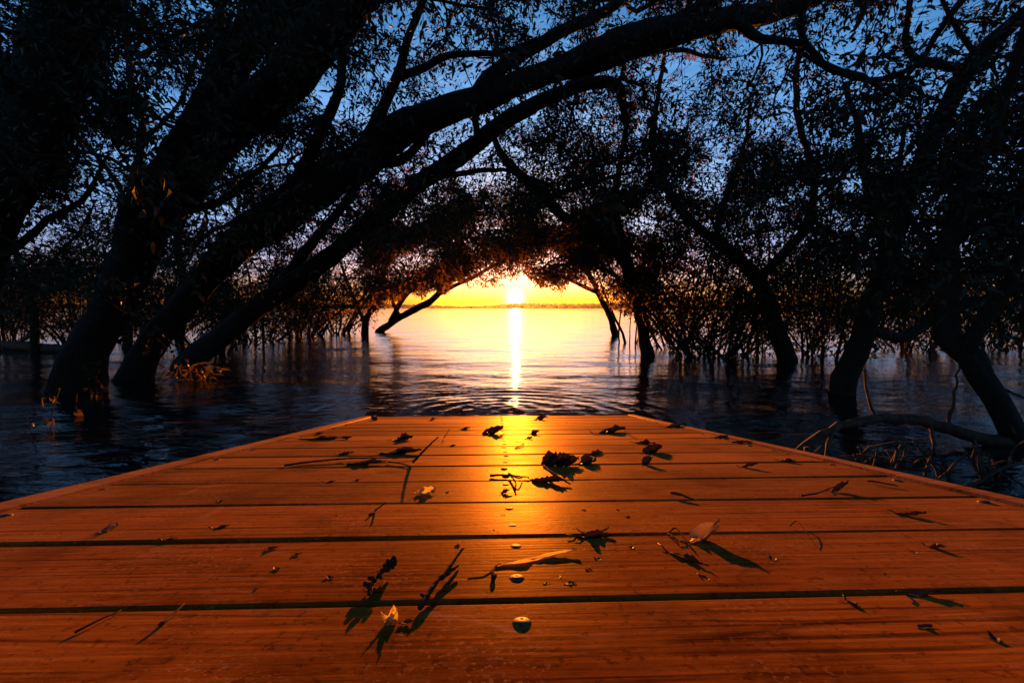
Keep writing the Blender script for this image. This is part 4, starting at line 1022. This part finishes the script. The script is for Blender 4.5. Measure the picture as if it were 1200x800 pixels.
fallen('fallen_branch', 'tangle of dark sticks half sunk at the bottom of the heap', [(985, 556, 1.58, 6), (1030, 562, 1.56, 7), (1080, 572, 1.52, 8), (1150, 590, 1.45, 8)],
       [[(x0, y0_, d0, 4), (x0 + dx * .5 + rng.normal(0, 3), y0_ - dy * .55, d0 + .02, 3), (x0 + dx, y0_ - dy, d0 + .03, 2)] for x0, y0_, d0, dx, dy in [(float(u), 572 + (u - 1000) * .07 + rng.uniform(-14, 8), 1.52 + rng.uniform(-.05, .2), rng.normal(0, 58), rng.uniform(-6, 52)) for u in rng.uniform(960, 1215, 85)]] + [[(1000, 558, 1.57, 4), (1010, 548, 1.57, 3), (1024, 534, 1.57, 3)], [(1040, 563, 1.55, 4), (1048, 550, 1.55, 4), (1052, 528, 1.56, 3)], [(1090, 574, 1.5, 4), (1085, 558, 1.5, 3), (1090, 538, 1.5, 3)], [(1100, 576, 1.5, 4), (1125, 570, 1.46, 3), (1160, 572, 1.44, 2)]])
fallen('floating_log', 'half-sunk dark log floating behind the forked trunk at the left margin', [(-60, 402, 6.4, 9), (0, 404, 6.3, 10), (60, 408, 6.0, 11), (118, 412, 5.8, 9)], [[(20, 405, 6.2, 5), (30, 396, 6.2, 4), (46, 390, 6.2, 3)]], None)

# ------------------------------------------------------------------ thin haze volume added for a glare glow round the sun
HAZE = True
if HAZE:
    m, nt = new_mat('glow_haze'); g = NT(nt); out = g.n('ShaderNodeOutputMaterial'); v = g.n('ShaderNodeVolumePrincipled')
    v.inputs['Color'].default_value = (.95, .93, .92, 1); v.inputs['Density'].default_value = .00004; v.inputs['Anisotropy'].default_value = .86
    g.l(v.outputs[0], out.inputs['Volume'])
    X_, Y_, z0_, z1_ = 2700, 2700, -25.0, 16.0
    V = [(sx * X_, sy * Y_, z) for z in (z0_, z1_) for sx, sy in ((-1, -1), (1, -1), (1, 1), (-1, 1))]
    mb = MB(); mb.add(V, [(3, 2, 1, 0), (4, 5, 6, 7), (0, 1, 5, 4), (1, 2, 6, 5), (2, 3, 7, 6), (3, 0, 4, 7)])
    tag(mb.build('haze', m, smooth=False), 'thin haze added for the glare glow round the low sun', 'haze', kind='stuff')
# ------------------------------------------------------------------ sun, sky, camera
el = math.asin(SUN_DIR[2]); az = math.atan2(SUN_DIR[0], SUN_DIR[1])
ld = bpy.data.lights.new('sun', 'SUN'); ld.energy = 2.7; ld.angle = R(.5); ld.color = (1.0, .27, .02)
lo = link(bpy.data.objects.new('sun', ld)); lo.rotation_euler = Vector(SUN_DIR).to_track_quat('Z', 'Y').to_euler(); lo.location = (0, 30, 5)

w = bpy.data.worlds.new('World'); scene.world = w; w.use_nodes = True
nt = w.node_tree; nt.nodes.clear(); g = NT(nt)
out = g.n('ShaderNodeOutputWorld')
sky = g.n('ShaderNodeTexSky', sky_type='NISHITA'); sky.sun_disc = False; sky.sun_elevation = el; sky.sun_rotation = az
sky.air_density = 1.0; sky.dust_density = 1.2; sky.ozone_density = 2.5; sky.altitude = 10
bg = g.n('ShaderNodeBackground'); bg.inputs['Strength'].default_value = .15; tcw = g.n('ShaderNodeTexCoord').outputs['Generated']; spw = g.n('ShaderNodeSeparateXYZ'); g.l(tcw, spw.inputs[0])
tint = g.ramp(spw.outputs[2], [(0.0, (.62, .53, .95)), (.07, (.80, .84, 1.9)), (.20, (.74, 1.06, 1.55)), (.5, (.46, 1.08, 1.42))])
cl = g.ramp(g.noise(g.mapping(tcw, (2.2, 2.2, 26)), 2.0, 5, .6, .4), [(.40, (.80, .82, .86)), (.62, (1.18, 1.10, 1.06))])
g.l(g.mix(1.0, g.mix(1.0, sky.outputs[0], tint, 'MULTIPLY'), cl, 'MULTIPLY'), bg.inputs[0])
# the sun's disc and the bright air round it, by angle from the sun
tc = g.n('ShaderNodeTexCoord').outputs['Generated']
dp = g.n('ShaderNodeVectorMath', operation='DOT_PRODUCT'); g.l(tc, dp.inputs[0]); dp.inputs[1].default_value = tuple(SUN_DIR)
th = g.math('ARCCOSINE', g.math('MINIMUM', dp.outputs['Value'], .9999999))
def lobe(t0, amp, col):
    e = g.math('MULTIPLY', g.math('EXPONENT', g.math('DIVIDE', th, -t0)), amp)
    b = g.n('ShaderNodeBackground'); b.inputs[0].default_value = (*col, 1); g.l(e, b.inputs[1]); return b.outputs[0]
acc_ = bg.outputs[0]
for lb in (lobe(.0056, 15.0, (1, .76, .34)), lobe(.036, .50, (1, .40, .05)), lobe(.14, .018, (1, .40, .10))):
    ad = g.n('ShaderNodeAddShader'); g.l(acc_, ad.inputs[0]); g.l(lb, ad.inputs[1]); acc_ = ad.outputs[0]
g.l(acc_, out.inputs[0])

cd = bpy.data.cameras.new('camera'); cd.lens = 16; cd.sensor_width = 36; cd.clip_start = .02; cd.clip_end = 20000
co = link(bpy.data.objects.new('camera', cd)); co.location = tuple(CAM); co.rotation_euler = (math.pi / 2 - PITCH, 0, 0)
scene.camera = co
vs = scene.view_settings; vs.view_transform = 'Standard'; vs.look = 'None'; vs.gamma = 1; vs.use_curve_mapping = False; vs.exposure = 1.75
scene.render.resolution_x = 1024; scene.render.resolution_y = 682
scene.cycles.max_bounces = 6; scene.cycles.transparent_max_bounces = 4; scene.cycles.caustics_reflective = False; scene.cycles.caustics_refractive = False
print('HC', HC, 'sun el', math.degrees(el))
